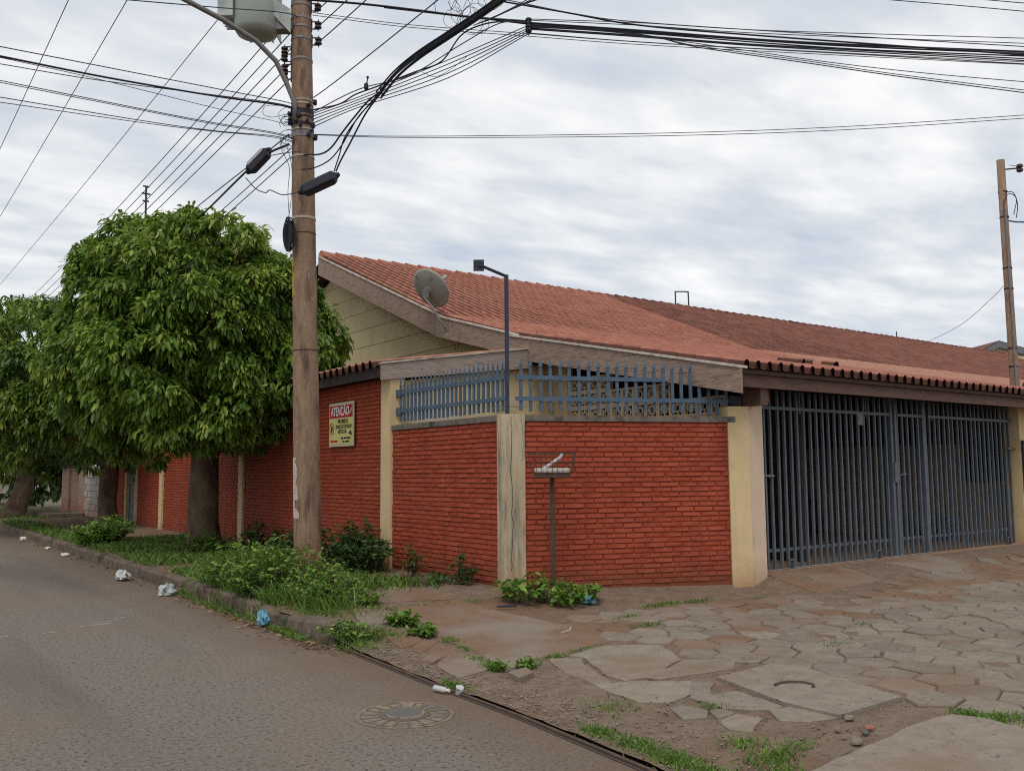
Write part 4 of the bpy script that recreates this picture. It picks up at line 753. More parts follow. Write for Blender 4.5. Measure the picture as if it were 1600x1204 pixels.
# tiles of the lean-to over the side passage
sl_ = Vector((3.1, 0, .45)).normalized(); nl_ = Vector((-sl_.z, 0, sl_.x)); ml_ = tile_obj_mesh('roof_tile', M['lowtile']); Ml_ = Matrix((Vector((0, -1, 0)), sl_, nl_)).transposed(); rest_ = []
yy = 11.27
while yy < 24.7:
    for r in range(9):
        p = Vector((5.80, yy, 2.985))+sl_*(r*.345)
        if yy < 15.5: o = piece('roof_tile', ml_, lt, p); o.rotation_mode = 'QUATERNION'; o.rotation_quaternion = Ml_.to_quaternion()
        else: rest_.append(p)
    yy += TW
Vr = np.einsum('ij,vj->vi', np.array(Ml_), TV); V_ = Vr[None]+np.array([tuple(p) for p in rest_])[:, None, :]-np.array(wloc(lt)); F_ = TF[None]+(np.arange(len(rest_))*len(TV))[:, None, None]
o = bpy.data.objects.new('roof_tiles_rest', npmesh('roof_tiles_rest', V_.reshape(-1, 3), F_.reshape(-1, 4), M['lowtile'])); COL.objects.link(o); o.parent = lt; o['kind'] = 'stuff'
# loose tiles on the carport edge
for (x_, y_, a_) in ((12.2, 8.6, .5), (11.4, 8.2, .2), (14.0, 9.4, -.4), (19.2, 8.1, .7), (23, 8.4, .3)):
    o = piece('roof_tile', tile_obj_mesh('roof_tile', M['tile']), roof if x_ < 17 else roof2, (x_, y_, roof_z(y_)+.12), (.2, .05, a_))
# far house at the right edge
fh = thing('house', 'distant house with grey gable fascia at the right edge', 'house', (63, 29, 5))
U1 = Vector((math.cos(R(-53.7+0)), 0, 0))
mb = MB(); mb.prism([(60.2, 29.6), (66, 24.6), (70, 30), (64, 35)], 0, 8.9); mb.build('wall', M['gable'], fh)
A_ = Vector((60.2, 29.8, 8.95)); B_ = Vector((61.5, 28.6, 9.95)); C_ = Vector((65.5, 25.0, 8.2)); dv = Vector((4, 5.5, 0))
def rake(p, q, nm):
    mb = MB(); h = Vector((0, 0, -.42)); t = Vector((.1, .13, 0)); mb.add([p, q, q+h, p+h, p+t, q+t, q+h+t, p+h+t], [(0,1,2,3),(7,6,5,4),(0,4,5,1),(3,2,6,7)]); return mb.build(nm, M['roofgrey'], fh)
rake(A_, B_, 'fascia'); rake(B_, C_, 'fascia')
mb = MB(); mb.add([A_, B_, B_+dv, A_+dv, B_, C_, C_+dv, B_+dv], [(0,1,2,3),(4,5,6,7)]); mb.v = [(v[0], v[1], v[2]+.04) for v in mb.v]; mb.build('roof', M['oldtile'], fh)
mb = MB(); mb.add([A_+Vector((.15,.2,-.3)), B_+Vector((.15,.2,-.2)), C_+Vector((.15,.2,-.3)), (65.65, 25.2, 6), (60.35, 30, 6)], [(0,1,2,3,4)]); mb.build('gable', M['gable'], fh)
# ================================================================== spear fences on the low wall
def picket_meshes(w, zb, zt):
    mb = MB(); mb.box((0, 0, (zb+zt)/2), (w, .02, zt-zb)); bar = mb.mesh('picket', M['blue'])
    mb = MB(); mb.box((0, 0, .006), (w*1.15, .026, .012)); 
    pr = [(.012, .012), (.018, .03), (.027, .042), (.021, .062), (.004, .118)]
    vs = [];
    for r_, z_ in pr: vs += [(-r_, 0, z_), (0, -r_*.55, z_), (r_, 0, z_), (0, r_*.55, z_)]
    mb.add(vs, [(k*4+j, k*4+(j+1)%4, k*4+4+(j+1)%4, k*4+4+j) for k in range(4) for j in range(4)]+[(16,17,18,19)]); return bar, mb.mesh('spear_tip', M['blue'])
def spear_fence(label, P0, P1, n, loc, short=0, inset0=0):
    f = thing('spear_fence', label, 'fence', loc, 'blue spear fences on the low wall'); P0 = Vector((*P0, 0)); P1 = Vector((*P1, 0)); d = (P1-P0).normalized(); ang = math.atan2(d.y, d.x); nrm = Vector((d.y, -d.x, 0))
    bar, tip = picket_meshes(.038, 2.205, 2.70); bar2, _ = picket_meshes(.038, 2.175, 2.52)
    for k in range(n):
        p = P0+(P1-P0)*(k/(n-1)); low = k >= n-short
        dz = random.uniform(-.006, .006)
        b = piece('picket', bar2 if low else bar, f, (p.x, p.y, dz), (random.gauss(0, .001), random.gauss(0, .0012), ang))
        if not low and not (k == 2 and n == 25): 
            o = bpy.data.objects.new('spear_tip', tip); COL.objects.link(o); o.parent = b; o.location = (0, 0, 2.70)
    ln = (P1-P0).length; Mx = frame(d)
    for z, e0, e1 in ((2.60, -.07, -.22*ln/ln*short if short else .06), (2.35, -.07, .10)):
        L_ = ln-e0+e1; c = P0+d*(e0+L_/2)+Vector((0, 0, z))-nrm*.0
        MB().box(c-nrm*(-.019), (L_, .012, .05), Mx).build('rail', M['blue'], f)
    return f
off = CN*(-.08); a = CA+CD*.20+off; b = CA+CD*2.84+off
f1 = spear_fence('blue spear fence on the wall right of the corner post', a, b, 23, (7.4, 7.9, 2.15), short=4)
MB().box((b.x+.10, b.y-.03, 2.36), (.16, .10, .11), frame((CD.x, CD.y, 0))).build('end_block', M['dark'], f1)
f2 = spear_fence('blue spear fence on the wall left of the corner post', (XW+.07, 10.93), (XW+.07, 8.50), 25, (6.1, 9.7, 2.15))
for z in (2.60, 2.35): MB().box((XW+.07, 10.97, z), (.06, .14, .10)).build('end_plate', M['blue'], f2)
# tall bracket post on the corner
bp = thing('bracket_post', 'tall thin blue post with empty square mounting plate on corner pillar', 'post', (6.1, 8.42, 2.16))
MB().box((6.10, 8.40, 2.985), (.036, .036, 1.645)).build('post', M['navy'], bp)
MB().tube([(6.10, 8.40, 3.79), (5.88, 8.54, 3.90), (5.83, 8.57, 3.915)], .019, 6).build('arm', M['dark'], bp)
pm = MB().box((5.83, 8.58, 3.92), (.125, .012, .135), Matrix.Rotation(R(-36), 3, 'Z')).build('mounting_plate', M['dark'], bp)
mb = MB()
for dx_ in (-.04, .04):
    for dz_ in (-.045, .045):
        q = Vector((5.83, 8.58, 3.92))+Matrix.Rotation(R(-36), 3, 'Z') @ Vector((dx_, -.008, dz_)); mb.box(q, (.012, .006, .012), Matrix.Rotation(R(-36), 3, 'Z'))
mb.build('bolt_hole', M['steel'], pm)
# ================================================================== steel gate
gt = thing('carport_gate', 'wide blue grey steel bar gate across the carport', 'gate', (12.9, 7.5, .2))
YG = 7.5
def bars(x0, x1, n, z0=.225, z1=2.545, r=.015):
    me = MB().box((0, 0, (z0+z1)/2), (.032, .032, z1-z0)).mesh('bar', M['gate'])
    for k in range(n): piece('bar', me, gt, (x0+(x1-x0)*k/(n-1)+random.uniform(-.005, .005), YG, random.uniform(-.006, .006)), (random.gauss(0, .0015), random.gauss(0, .0022), 0))
bars(9.44, 12.42, 22); bars(12.74, 13.32, 5); bars(13.66, 16.24, 19)
short = MB().box((0, 0, 2.40), (.02, .02, .30)).mesh('short_bar', M['gate'])
for x in (10.27, 10.33, 11.9, 11.96, 13.63, 13.69, 15.9, 15.97): piece('short_bar', short, gt, (x+.03, YG, 0))
for (x0, x1) in ((9.36, 12.50), (12.70, 13.40), (13.58, 16.34)):
    for z in (2.31, .455): MB().box(((x0+x1)/2, YG-.026 if z > 1 else YG+.026, z), (x1-x0, .02, .042)).build('rail', M['gate'], gt)
for x, wd in ((12.55, .06), (12.66, .055), (13.47, .10)): MB().box((x, YG, 1.385), (wd, .06, 2.33)).build('gate_post', M['gate'], gt)
MB().box((12.60, YG-.04, 1.45), (.10, .03, .30)).build('lock_box', M['gate'], gt)
MB().tube([(12.69, YG-.05, 1.40), (12.71, YG-.09, 1.42), (12.78, YG-.09, 1.42)], .011).build('handle', M['steel'], gt)
MB().box((11.73, YG-.03, 2.22), (.14, .02, .17)).build('plate', M['steel'], gt)
MB().tube([(9.42, YG-.03, 1.42), (9.72, YG-.03, 1.42)], .016).build('bolt', M['steel'], gt)
for x in (10.02, 12.05, 16.0):
    wl = MB(); wl.box((x-.05, YG-.03, .265), (.02, .03, .11)); wl.box((x+.05, YG-.03, .265), (.02, .03, .11)); wl.box((x, YG-.03, .325), (.12, .03, .02)); w_ = wl.build('wheel_bracket', M['gate'], gt)
    MB().lathe((x, YG-.03, .252), [(.033, -.018), (.036, 0), (.033, .018)], 12, Matrix.Rotation(R(90), 3, 'X')).build('wheel', M['dark'], w_)
MB().tube([(9.5, YG-.03, .214), (13.5, YG-.03, .214)], .010, 6).build('track', M['steel'], gt)
MB().box((16.40, 7.33, 1.5), (.05, .03, .95)).build('bolt_channel', M['dark'], gt)
MB().tube([(16.1, YG-.05, 1.83), (16.42, YG-.05, 1.83)], .018).build('bolt', M['steel'], gt)
# things inside the carport
cr_ = thing('plastic_crate', 'blue grey slatted plastic crate on the carport floor', 'crate', (16.2, 8.75, .205))
for k in range(5):
    z = .25+k*.085
    mb = MB(); 
    for (dx_, dy_, sx_, sy_) in ((0, -.18, .36, .015), (0, .18, .36, .015), (-.18, 0, .015, .36), (.18, 0, .015, .36)): mb.box((16.2+dx_, 8.75+dy_, z), (sx_, sy_, .045))
    mb.build('slat', M['crate'], cr_)
for dx_ in (-.17, .17):
    for dy_ in (-.17, .17): MB().box((16.2+dx_, 8.75+dy_, .42), (.035, .035, .43)).build('corner_post', M['crate'], cr_)
MB().box((16.2, 8.75, .215), (.36, .36, .02)).build('base', M['crate'], cr_)
for k in range(3): 
    o = MB().lathe((0, 0, 0), [(.035, 0), (.04, .03), (.04, .16), (.015, .21), (.015, .25)], 10).build('bottle', M['white'], smooth=True, loc=(0,0,0)); o.location = (16.1+k*.09, 8.72, .226); tag(o, 'pale bottle standing in the plastic crate', 'bottle', 'bottles in the carport crate')
def lump(name, c, s, m_, seed=0, n=14, amp=.25, flat=.0, fold=5):
    rr = np.random.default_rng(seed); vs = []; fs = []; rings = 8; ph = rr.uniform(0, 6.28, 6)
    for i in range(rings+1):
        th = math.pi*i/rings
        for j in range(n):
            a = 2*math.pi*j/n; k = 1+amp*(.5*math.sin(fold*a+ph[0]+2*th)+.4*math.sin(3*a+ph[1]-3*th)+.4*rr.normal()*math.sin(th))
            z = math.cos(th)*k; vs.append((c[0]+s[0]*math.sin(th)*math.cos(a)*k, c[1]+s[1]*math.sin(th)*math.sin(a)*k, c[2]+s[2]*max(-.55, z)))
    for i in range(rings):
        for j in range(n): fs.append((i*n+j, i*n+(j+1)%n, (i+1)*n+(j+1)%n, (i+1)*n+j))
    mb = MB(); mb.add(vs, fs); return mb.build(name, m_, loc=c)
tag(lump('covered_heap', (15.4, 11.3, .5), (.45, .5, .5), M['dark'], 5), 'dark covered heap on the carport floor behind the gate bars', 'heap')
# ================================================================== waste basket
bk = thing('waste_basket', 'rusty wire street waste basket on a steel post', 'basket', (6.27, 7.80, .12))
MB().tube([(6.27, 7.80, .05), (6.27, 7.80, 1.44)], .026, 8).build('post', M['rust'], bk)
Mb = frame(Vector((.80, -.60, 0))); c0 = Vector((6.27, 7.80, 0))
def bkp(x, y, z): return c0+Mb @ Vector((x, y, z))
tray = MB().box(bkp(0, 0, 1.46), (.40, .28, .05), Mb).build('tray', M['rust'], bk)
hoop = lambda s, z: [bkp(-.23*s, -.16*s, z), bkp(.23*s, -.16*s, z), bkp(.23*s, .16*s, z), bkp(-.23*s, .16*s, z), bkp(-.23*s, -.16*s, z)]
for s, z in ((.98, 1.50), (1.05, 1.595), (1.12, 1.70)): MB().tube(hoop(s, z), .005, 5).build('hoop', M['rust'], bk)
for k in range(9):
    u = -1+2*k/8
    for sy_ in (-1, 1): MB().tube([bkp(.23*.98*u, sy_*.16*.98, 1.49), bkp(.23*1.12*u, sy_*.16*1.12, 1.70)], .004, 4).build('wire', M['rust'], bk)
for k in range(1, 5):
    u = -1+2*k/5
    for sx_ in (-1, 1): MB().tube([bkp(sx_*.23*.98, .16*.98*u, 1.49), bkp(sx_*.23*1.12, .16*1.12*u, 1.70)], .004, 4).build('wire', M['rust'], bk)
tr = thing('foam_tray', 'pale foam tray lying in the wire basket', 'tray', bkp(0, 0, 1.487))
mb = MB(); mb.cbox(bkp(.0, 0, 1.497), (.36, .22, .012), .004, Mb); mb.build('bottom', M['foam'], tr)
for (x, y, sx_, sy_) in ((0, -.115, .38, .012), (0, .115, .38, .012), (-.185, 0, .012, .22), (.185, 0, .012, .22)): MB().box(bkp(x, y, 1.515), (sx_, sy_, .05), Mb).build('rim', M['foam'], tr)
tag(MB().tube([bkp(-.12, -.02, 1.515), bkp(.10, .0, 1.66), bkp(.12, .0, 1.705)], .017, 8).build('plastic_pipe', M['white'], loc=bkp(-.1, 0, 1.52)), 'short white plastic pipe leaning in the wire basket', 'pipe')
# ================================================================== warning sign
sg = thing('warning_sign', 'yellow warning sign reading ATENÇÃO on the brick wall', 'sign', (5.99, 12.55, 2.24))
SX = 5.995; sy0, sy1, sz0, sz1 = 12.98, 12.13, 1.905, 2.575
def sgbox(name, u0, u1, v0, v1, m_, lift_, par=sg): return MB().box((SX-lift_/2, sy0+(sy1-sy0)*(u0+u1)/2, sz0+(sz1-sz0)*(v0+v1)/2), (lift_, abs(sy1-sy0)*(u1-u0), (sz1-sz0)*(v1-v0)), None).build(name, M[m_], par)
sgbox('border', 0, 1, 0, 1, 'signe', .012); sgbox('panel', .03, .955, .055, .635, 'signy', .014); sgbox('banner', .03, .955, .655, .935, 'signr', .0145)
def text(s, u, v, h, m_, sxl=1.0, lift_=.018, bold=0):
    cu = bpy.data.curves.new('text', 'FONT'); cu.body = s; cu.size = h*1.38; cu.align_x = 'CENTER'; cu.align_y = 'CENTER'; cu.offset = bold
    t_ = bpy.data.objects.new('text', cu); COL.objects.link(t_); bpy.context.view_layer.update()
    me = bpy.data.meshes.new_from_object(t_.evaluated_get(bpy.context.evaluated_depsgraph_get())); bpy.data.objects.remove(t_)
    me.materials.clear(); me.materials.append(M[m_])
    w_ = max(v_.co.x for v_ in me.vertices)-min(v_.co.x for v_ in me.vertices)
    o = bpy.data.objects.new('lettering', me); COL.objects.link(o); o.parent = sg
    o.rotation_euler = (R(90), 0, R(-90)); sx_ = sxl*abs(sy1-sy0)/w_
    o.scale = (sx_, 1, 1); o.location = Vector((SX-lift_, sy0+(sy1-sy0)*u, sz0+(sz1-sz0)*v))-Vector(wloc(sg)); return o
text('ATENÇÃO', .46, .79, .135, 'signw', .74, bold=.004); text('PROIBIDO', .58, .565, .062, 'signk', .42, bold=.002); text('JOGAR LIXO E ENTULHO', .61, .445, .058, 'signk', .64, bold=.002); text('NESTE LOCAL', .56, .335, .058, 'signk', .36, bold=.002)
for (u0, u1, v0, v1, m_) in ((.07, .20, .10, .145, 'signr'), (.215, .36, .10, .145, 'signr'), (.50, .60, .165, .205, 'signk'), (.615, .88, .165, .205, 'signk'), (.56, .64, .09, .125, 'signk'), (.655, .84, .09, .125, 'signk')): sgbox('small_print', u0, u1, v0, v1, m_, .0155)
mb = MB(); mb.tube([(SX-.017, sy0+(sy1-sy0)*(.13+.085*math.cos(a*math.pi/8)), sz0+(sz1-sz0)*(.42+.125*math.sin(a*math.pi/8))) for a in range(17)], .006, 4); mb.build('ring_symbol', M['signr'], sg)
mb = MB(); mb.add([(SX-.018, sy0+(sy1-sy0)*u, sz0+(sz1-sz0)*v) for u, v in ((.09,.34),(.13,.33),(.15,.42),(.17,.35),(.16,.46),(.12,.50),(.10,.44))], [tuple(range(7))]); mb.build('figure_symbol', M['signk'], sg)
mb = MB(); mb.add([(SX-.018, sy0+(sy1-sy0)*u, sz0+(sz1-sz0)*v) for u, v in ((.80,.285),(.90,.355),(.915,.31),(.955,.255),(.93,.24),(.88,.27))], [tuple(range(6))]); mb.build('arrow_symbol', M['signk'], sg)
mb = MB(); mb.add([(SX-.018, sy0+(sy1-sy0)*u, sz0+(sz1-sz0)*v) for u, v in ((.83,.735),(.86,.735),(.955,.85),(.955,.88))], [tuple(range(4))]); mb.build('tick_symbol', M['signw'], sg)
# ================================================================== satellite dish
ds = thing('satellite_dish', 'grey satellite dish on bent arm fixed to the gable bargeboard', 'dish', (8.45, 13.45, 4.1))
nd = Vector((.62, -.62, .42)).normalized()      # boresight points away from the viewer, to the north-east sky
nd = Vector((.80, .105, .585)).normalized()
Md = frame(nd, (0,0,1)) @ Matrix.Rotation(R(90), 3, 'Y')
cd = Vector((8.20, 13.70, 4.76)); mb = MB(); rs = [0, .1, .2, .29, .36, .40]; nseg = 28
for k, r_ in enumerate(rs):
    for j in range(nseg): mb.v.append(tuple(cd+Md @ Vector((r_*.98*math.cos(2*math.pi*j/nseg), r_*1.08*math.sin(2*math.pi*j/nseg), .55*r_*r_))))
for k in range(5):
    for j in range(nseg): mb.f.append((k*nseg+j, k*nseg+(j+1)%nseg, (k+1)*nseg+(j+1)%nseg, (k+1)*nseg+j))
o = mb.build('reflector', M['dish'], ds, smooth=True); sd_ = o.modifiers.new('thickness', 'SOLIDIFY'); sd_.thickness = .012
back = cd-nd*.02
MB().tube([back-Vector((0,0,.06)), back+Vector((-.06,-.02,-.14)), Vector((8.24,13.52,4.36)), Vector((8.30,13.48,4.2)), Vector((8.42,13.42,4.06))], .022, 8).build('mast', M['steel'], ds)
MB().box(back+Vector((-.03, 0, -.05)), (.07, .10, .16)).build('bracket', M['steel'], ds)
MB().box((8.44, 13.42, 4.06), (.05, .16, .14)).build('foot', M['steel'], ds)
rim = cd+Md @ Vector((.0, 0, 0)); low = cd-Vector((0,0,.36))+nd*.1
feed = cd+nd*.42+Vector((.0, -.05, .02))
MB().tube([low, low+nd*.18+Vector((0,-.02,.02)), feed], .012, 6).build('feed_arm', M['steel'], ds)
MB().lathe(feed, [(.03, -.04), (.038, 0), (.038, .05), (.028, .07)], 10, Md).build('receiver', M['dish'], ds)
# ================================================================== utility pole
PB = Vector((4.64, 10.62, .1)); PT = Vector((4.45, 10.75, 8.9))
# (the photographed pole leans slightly down the street)
def pp(z): return PB+(PT-PB)*((z-.1)/8.8)
up = thing('utility_pole', 'tall brown concrete utility pole with transformer and cables', 'pole', PB)
mb = MB(); zs = [-.2, .1, 1, 2, 3, 4, 5, 6, 7, 8, 8.9]; mb.tube([pp(z) for z in zs], [.176-.006*z for z in zs], 24); sh = mb.build('shaft', M['pole'], up, smooth=True)
def ring(z, h, m_, ex=.006, nm='band'):
    r_ = .176-.006*z+ex; mb = MB(); mb.tube([pp(z-h/2), pp(z+h/2)], [r_, r_], 24); return mb.build(nm, M[m_], up)
for z, h, m_ in ((5.57, .02, 'band'), (4.76, .03, 'band'), (4.56, .007, 'cable'), (3.05, .007, 'cable'), (5.86, .07, 'steel'), (6.0, .035, 'cable'), (6.10, .02, 'cable'), (6.17, .06, 'cable'), (6.27, .02, 'band'), (6.32, .015, 'band'), (6.88, .03, 'steel'), (7.16, .03, 'steel'), (7.32, .03, 'steel'), (7.44, .03, 'steel'), (7.62, .03, 'steel'), (5.93, .018, 'band')): ring(z, h, m_)
toL = Vector((-.806, .592, 0)); toR = -toL; toC = Vector((-.592, -.806, 0))
# paint patch and flaking whitewash
def patch(z0, z1, a0, a1, m_, nm, seed):
    rr = random.Random(seed); mb = MB(); nz = 12; na = 5; vs = []
    for i in range(nz+1):
        z = z0+(z1-z0)*i/nz; r_ = .176-.006*z+.0025; sh_ = rr.uniform(-.26, .22)
        for j in range(na+1):
            a = a0+(a1-a0)*j/na+(sh_ if j in (0, na) else 0); d = toC*math.cos(a)+toR*math.sin(a); vs.append(pp(z)+d*r_)
    mb.add(vs, [(i*(na+1)+j, i*(na+1)+j+1, (i+1)*(na+1)+j+1, (i+1)*(na+1)+j) for i in range(nz) for j in range(na)]); mb.build(nm, M[m_], up, smooth=True)
patch(3.72, 4.22, -1.45, -.75, 'yellowp', 'painted_mark', 1); patch(.95, 1.7, -1.5, -.60, 'whitep', 'whitewash', 2)
def insul_rack(z, side, n, nm='insulator_rack'):
    base = pp(z)+side*(.176-.006*z); mb = MB(); out = .11
    for k in range(n+1): mb.tube([base+Vector((0,0,-k*.10)), base+side*out+Vector((0,0,-k*.10))], .009, 5)
    mb.tube([base+side*(out-.02)+Vector((0,0,.03)), base+side*(out-.02)+Vector((0,0,-n*.10-.03))], .007, 5); mb.tube([base+Vector((0,0,.04)), base+Vector((0,0,-n*.10-.04))], .014, 5)
    r_ = mb.build(nm, M['dark'], up)
    for k in range(n): 
        c_ = base+side*(out-.02)+Vector((0,0,-k*.10-.05)); MB().lathe(c_, [(.028,-.042),(.045,-.036),(.045,-.016),(.022,-.006),(.022,.006),(.045,.016),(.045,.036),(.028,.042)], 12).build('insulator', M['porcelain'], r_)
insul_rack(7.67, toR, 1); insul_rack(7.42, toR, 1); insul_rack(7.20, toR, 1); insul_rack(7.08, toL, 2); insul_rack(6.84, toL, 2)
rr = random.Random(12)
for k in range(16):                               # clamps, straps and connectors clustered round the shaft
    z = rr.uniform(5.75, 6.35); a = rr.uniform(-1.9, 1.9); d = toC*math.cos(a)+toR*math.sin(a); c_ = pp(z)+d*(.150+rr.uniform(0, .03)); MB().cbox(c_, (rr.uniform(.04, .09), rr.uniform(.03, .06), rr.uniform(.03, .09)), .008, frame(d) @ Matrix.Rotation(rr.uniform(-.6, .6), 3, 'X')).build('connector', M['dark'], up)
for k in range(12):
    z = rr.uniform(5.7, 6.2); d = toL; c_ = pp(z)+d*.2; r_ = rr.uniform(.04, .13); a0 = rr.uniform(0, 6)
    MB().tube([c_+d*(r_*math.cos(a0+q*.5))+Vector((0,0,r_*math.sin(a0+q*.5)))+toC*(rr.uniform(-.02,.02)) for q in range(9)], .004, 4).build('tie_wire', M['cable'], up)
# street-lamp arm
MB().tube([(4.37,10.62,6.02), (4.36,10.62,6.25), (4.24,10.62,6.50), (4.10,10.62,6.74), (3.84,10.62,6.93), (3.42,10.62,7.08), (2.89,10.62,7.21), (2.30,10.62,7.33)], .033, 8).build('lamp_arm', M['steel'], up, smooth=True)
lh = MB(); lh.cbox((2.04, 10.62, 7.36), (.6, .22, .12), .04); lh.build('lamp_head', M['trafo'], up)
# transformer
tf = thing('transformer', 'grey pole-mounted transformer tank with cooling fins beside the pole', 'transformer', (3.98, 11.0, 7.2))
tcn = Vector((3.98, 11.0, .25)); Mt = frame(toR)
mb = MB(); pr = [(.17,6.93),(.25,6.96),(.285,7.02),(.285,7.85),(.26,7.93),(.05,7.95)]
vs = []; nn_ = 28
for r_, z_ in pr:
    for j in range(nn_):
        a = 2*math.pi*j/nn_; q = Vector((math.copysign(abs(math.cos(a))**.95, math.cos(a))*r_, math.copysign(abs(math.sin(a))**.95, math.sin(a))*r_*.92, 0)); vs.append(tcn+Mt @ q+Vector((0,0,z_)))
mb.add(vs, [(k*nn_+j, k*nn_+(j+1)%nn_, (k+1)*nn_+(j+1)%nn_, (k+1)*nn_+j) for k in range(5) for j in range(nn_)]+[tuple(range(nn_))[::-1], tuple(range(5*nn_, 6*nn_))]); mb.build('tank', M['trafob'], tf, smooth=True)
MB().lathe(tcn+Vector((0,0,7.935)), [(.30,0),(.30,.03),(.27,.05)], 24).build('lid', M['trafo'], tf)
for k in range(6): MB().cbox(tcn+toL*(.36)+toC*(-.20+k*.075)+Vector((0,0,7.46)), (.20, .016, .66), .006, Mt).build('cooling_fin', M['trafo'], tf)
for k in range(5): MB().cbox(tcn-toC*.34+toL*(-.2+k*.1)+Vector((0,0,7.42)), (.018, .2, .72), .006, Mt).build('cooling_fin', M['trafo'], tf)
for z in (7.05, 7.7): MB().box(tcn+toR*.33+Vector((0,0,z)), (.30, .16, .10), Mt).build('hanger', M['steel'], tf)
MB().add([tcn+toR*.22+toC*.12+Vector((0,0,7.2)), tcn+toR*.47+toC*.10+Vector((0,0,6.93)), tcn+toR*.47+toC*.10+Vector((0,0,7.25)), tcn+toR*.22+toC*.15+Vector((0,0,7.4))], [(0,1,2,3)]).build('gusset', M['trafo'], tf)
for k in range(3): MB().lathe(tcn+toL*(-.14+k*.14)+Vector((0,0,7.98)), [(.03,0),(.05,.03),(.03,.06),(.05,.09),(.03,.12),(.045,.15),(.015,.2)], 10).build('bushing', M['porcelain'], tf)
# splice enclosures and cable coil
def splice(label, a, b, w_, h_, white=False):
    a = Vector(a); b = Vector(b); t_ = thing('splice_box', label, 'splice box', (a+b)/2); Mx = frame(b-a)
    L_ = (b-a).length
    MB().cbox((a+b)/2, (L_, w_, h_), .03, Mx).build('case', M['dark'], t_)
    MB().cbox((a+b)/2+Mx @ Vector((0, 0, -h_*.32)), (L_*.86, w_*1.22, h_*.35), .02, Mx).build('flange', M['cable'], t_)
    for e_ in (-1, 1): MB().tube([(a+b)/2+Mx @ Vector((e_*L_*.5, 0, 0)), (a+b)/2+Mx @ Vector((e_*L_*.62, 0, 0))], [.05, .02], 8).build('cable_gland', M['cable'], t_)
    if white: MB().box((a+b)/2+Mx @ Vector((0, 0, h_*.40)), (L_*.72, w_*1.03, h_*.25), Mx).build('label_plate', M['white'], t_)
splice('black cable splice box with pale plate left of the pole', (4.15, 10.95, 5.67), (3.95, 11.10, 5.40), .11, .14, True)
splice('large black cable splice box in front of the pole on its right', (4.32, 10.23, 4.97), (4.65, 9.985, 5.165), .15, .14)
cl_ = thing('cable_coil', 'oval hank of coiled black cable hanging on the pole', 'cable coil', (4.30, 10.62, 4.50))
rr = random.Random(2)
for k in range(12):
    w_, h_ = .008+.006*k, .15+rr.uniform(0, .07); o_ = Vector((4.30, 10.60, 4.50))+toC*rr.uniform(-.05, .05)+toL*rr.uniform(-.02, .02)
    MB().tube([o_+toL*(w_*math.cos(a*math.pi/9))+Vector((0,0,h_*math.sin(a*math.pi/9))) for a in range(19)], .009, 5).build('turn', M['cable'], cl_)
# ================================================================== overhead wires
def smooth_path(P, n=7):
    P = [Vector(p) for p in P]
    if len(P) == 2: return [P[0].lerp(P[1], k/6) for k in range(7)]
    Q = [P[0]*2-P[1]]+P+[P[-1]*2-P[-2]]; out = []
    for i in range(1, len(Q)-2):
        p0, p1, p2, p3 = Q[i-1:i+3]
        for k in range(n):
            t = k/n; out.append(.5*((2*p1)+(p2-p0)*t+(2*p0-5*p1+4*p2-p3)*t*t+(3*p1-p0-p2*3+p3)*t*t*t))
    out.append(P[-1]); return out
WL = dict(cross=('thin dark cable crossing the street left of the pole', 'cables crossing the street'), crosshigh=('dark cable passing in front of the transformer', None), street=('power wire running down the street above the trees', 'power wires above the trees'),
 streetnear=('wire rising steeply from the pole towards the top edge', 'wires rising beside the pole top'), primary=('high single wire along the far upper left sky', 'high wires over the street'), fibre=('communication cable descending behind the tree top', 'communication cables behind the tree'),
 pair=('thin level wire crossing the sky right of the pole', 'pair of thin level wires'), trunk=('black strand of the thick cable bundle rising right of the pole', 'strands of the thick black bundle'), tail=('looping black tail cable below the thick bundle', 'looping tail cables'),
 spacer=('dark cable between the pole and the mid-air spacer', 'cables from pole to spacer'), long=('thin wire passing just under the mid-air spacer', 'thin wires under the spacer'), right=('dark cable running from the mid-air spacer to the right edge', 'cables right of the spacer'),
 corner=('lone thin wire in the upper right sky corner', 'thin wires in the sky corner'), up=('thin cable rising from the tangle beside the spacer', 'cables rising from the tangle'), curl=('loose curl of thin cable hanging at the pole', 'loose curls at the pole'),
 service=('slack wire from the slim pole down to the old roof', None), servicewire=('service cable at the slim pole head', 'service cables at the slim pole'))
WN = dict(cross=['topmost thin cable crossing the street left of the pole', 'thickest black cable crossing the street left of the pole', 'thin cable twisted along the thickest street-crossing cable', 'faint slack cable dropping below the thickest street-crossing cable'],
 primary=['steepest of the high wires, nearest the left edge', 'middle of three high wires over the street, cut by top edge', 'high wire meeting the lamp arm from below'],
 tail=['outermost looping black tail cable, leaving the pole front', 'thin looping tail cable lowest on the pole', 'thick tail cable rising from the large splice box', 'thin tail cable rising from the large splice box'],
 right=['topmost thin wire right of the spacer', 'second thin wire right of the spacer', 'thickest black cable right of the spacer'])
WN['right'] += [None]*5+['lowest sagging cable ending lowest at the right edge', 'sagging cable just above the lowest at right edge', 'third lowest sagging thin cable at the right edge', 'cable descending from the top edge across the spacer bundle', 'thin wire descending from top edge above the spacer bundle']
WN['spacer'] = [None]*5+['thick wavy cable rising in steps to the spacer', 'bent cable close above the wavy one', 'thickest cable from the pole top to the spacer', 'cable joining the thickest pole-top cable halfway']
WN['streetnear'] = ['wire from the topmost right insulator', 'wire from the middle right insulator', 'wire from the lowest right insulator', 'long diagonal wire leaving the pole just above the lamp arm joint']
WN['fibre'] = ['thick communication cable carrying the pale-plated splice box']
WN['corner'] = ['longer thin wire in the upper right sky corner', 'shorter thin wire at the very top right corner']
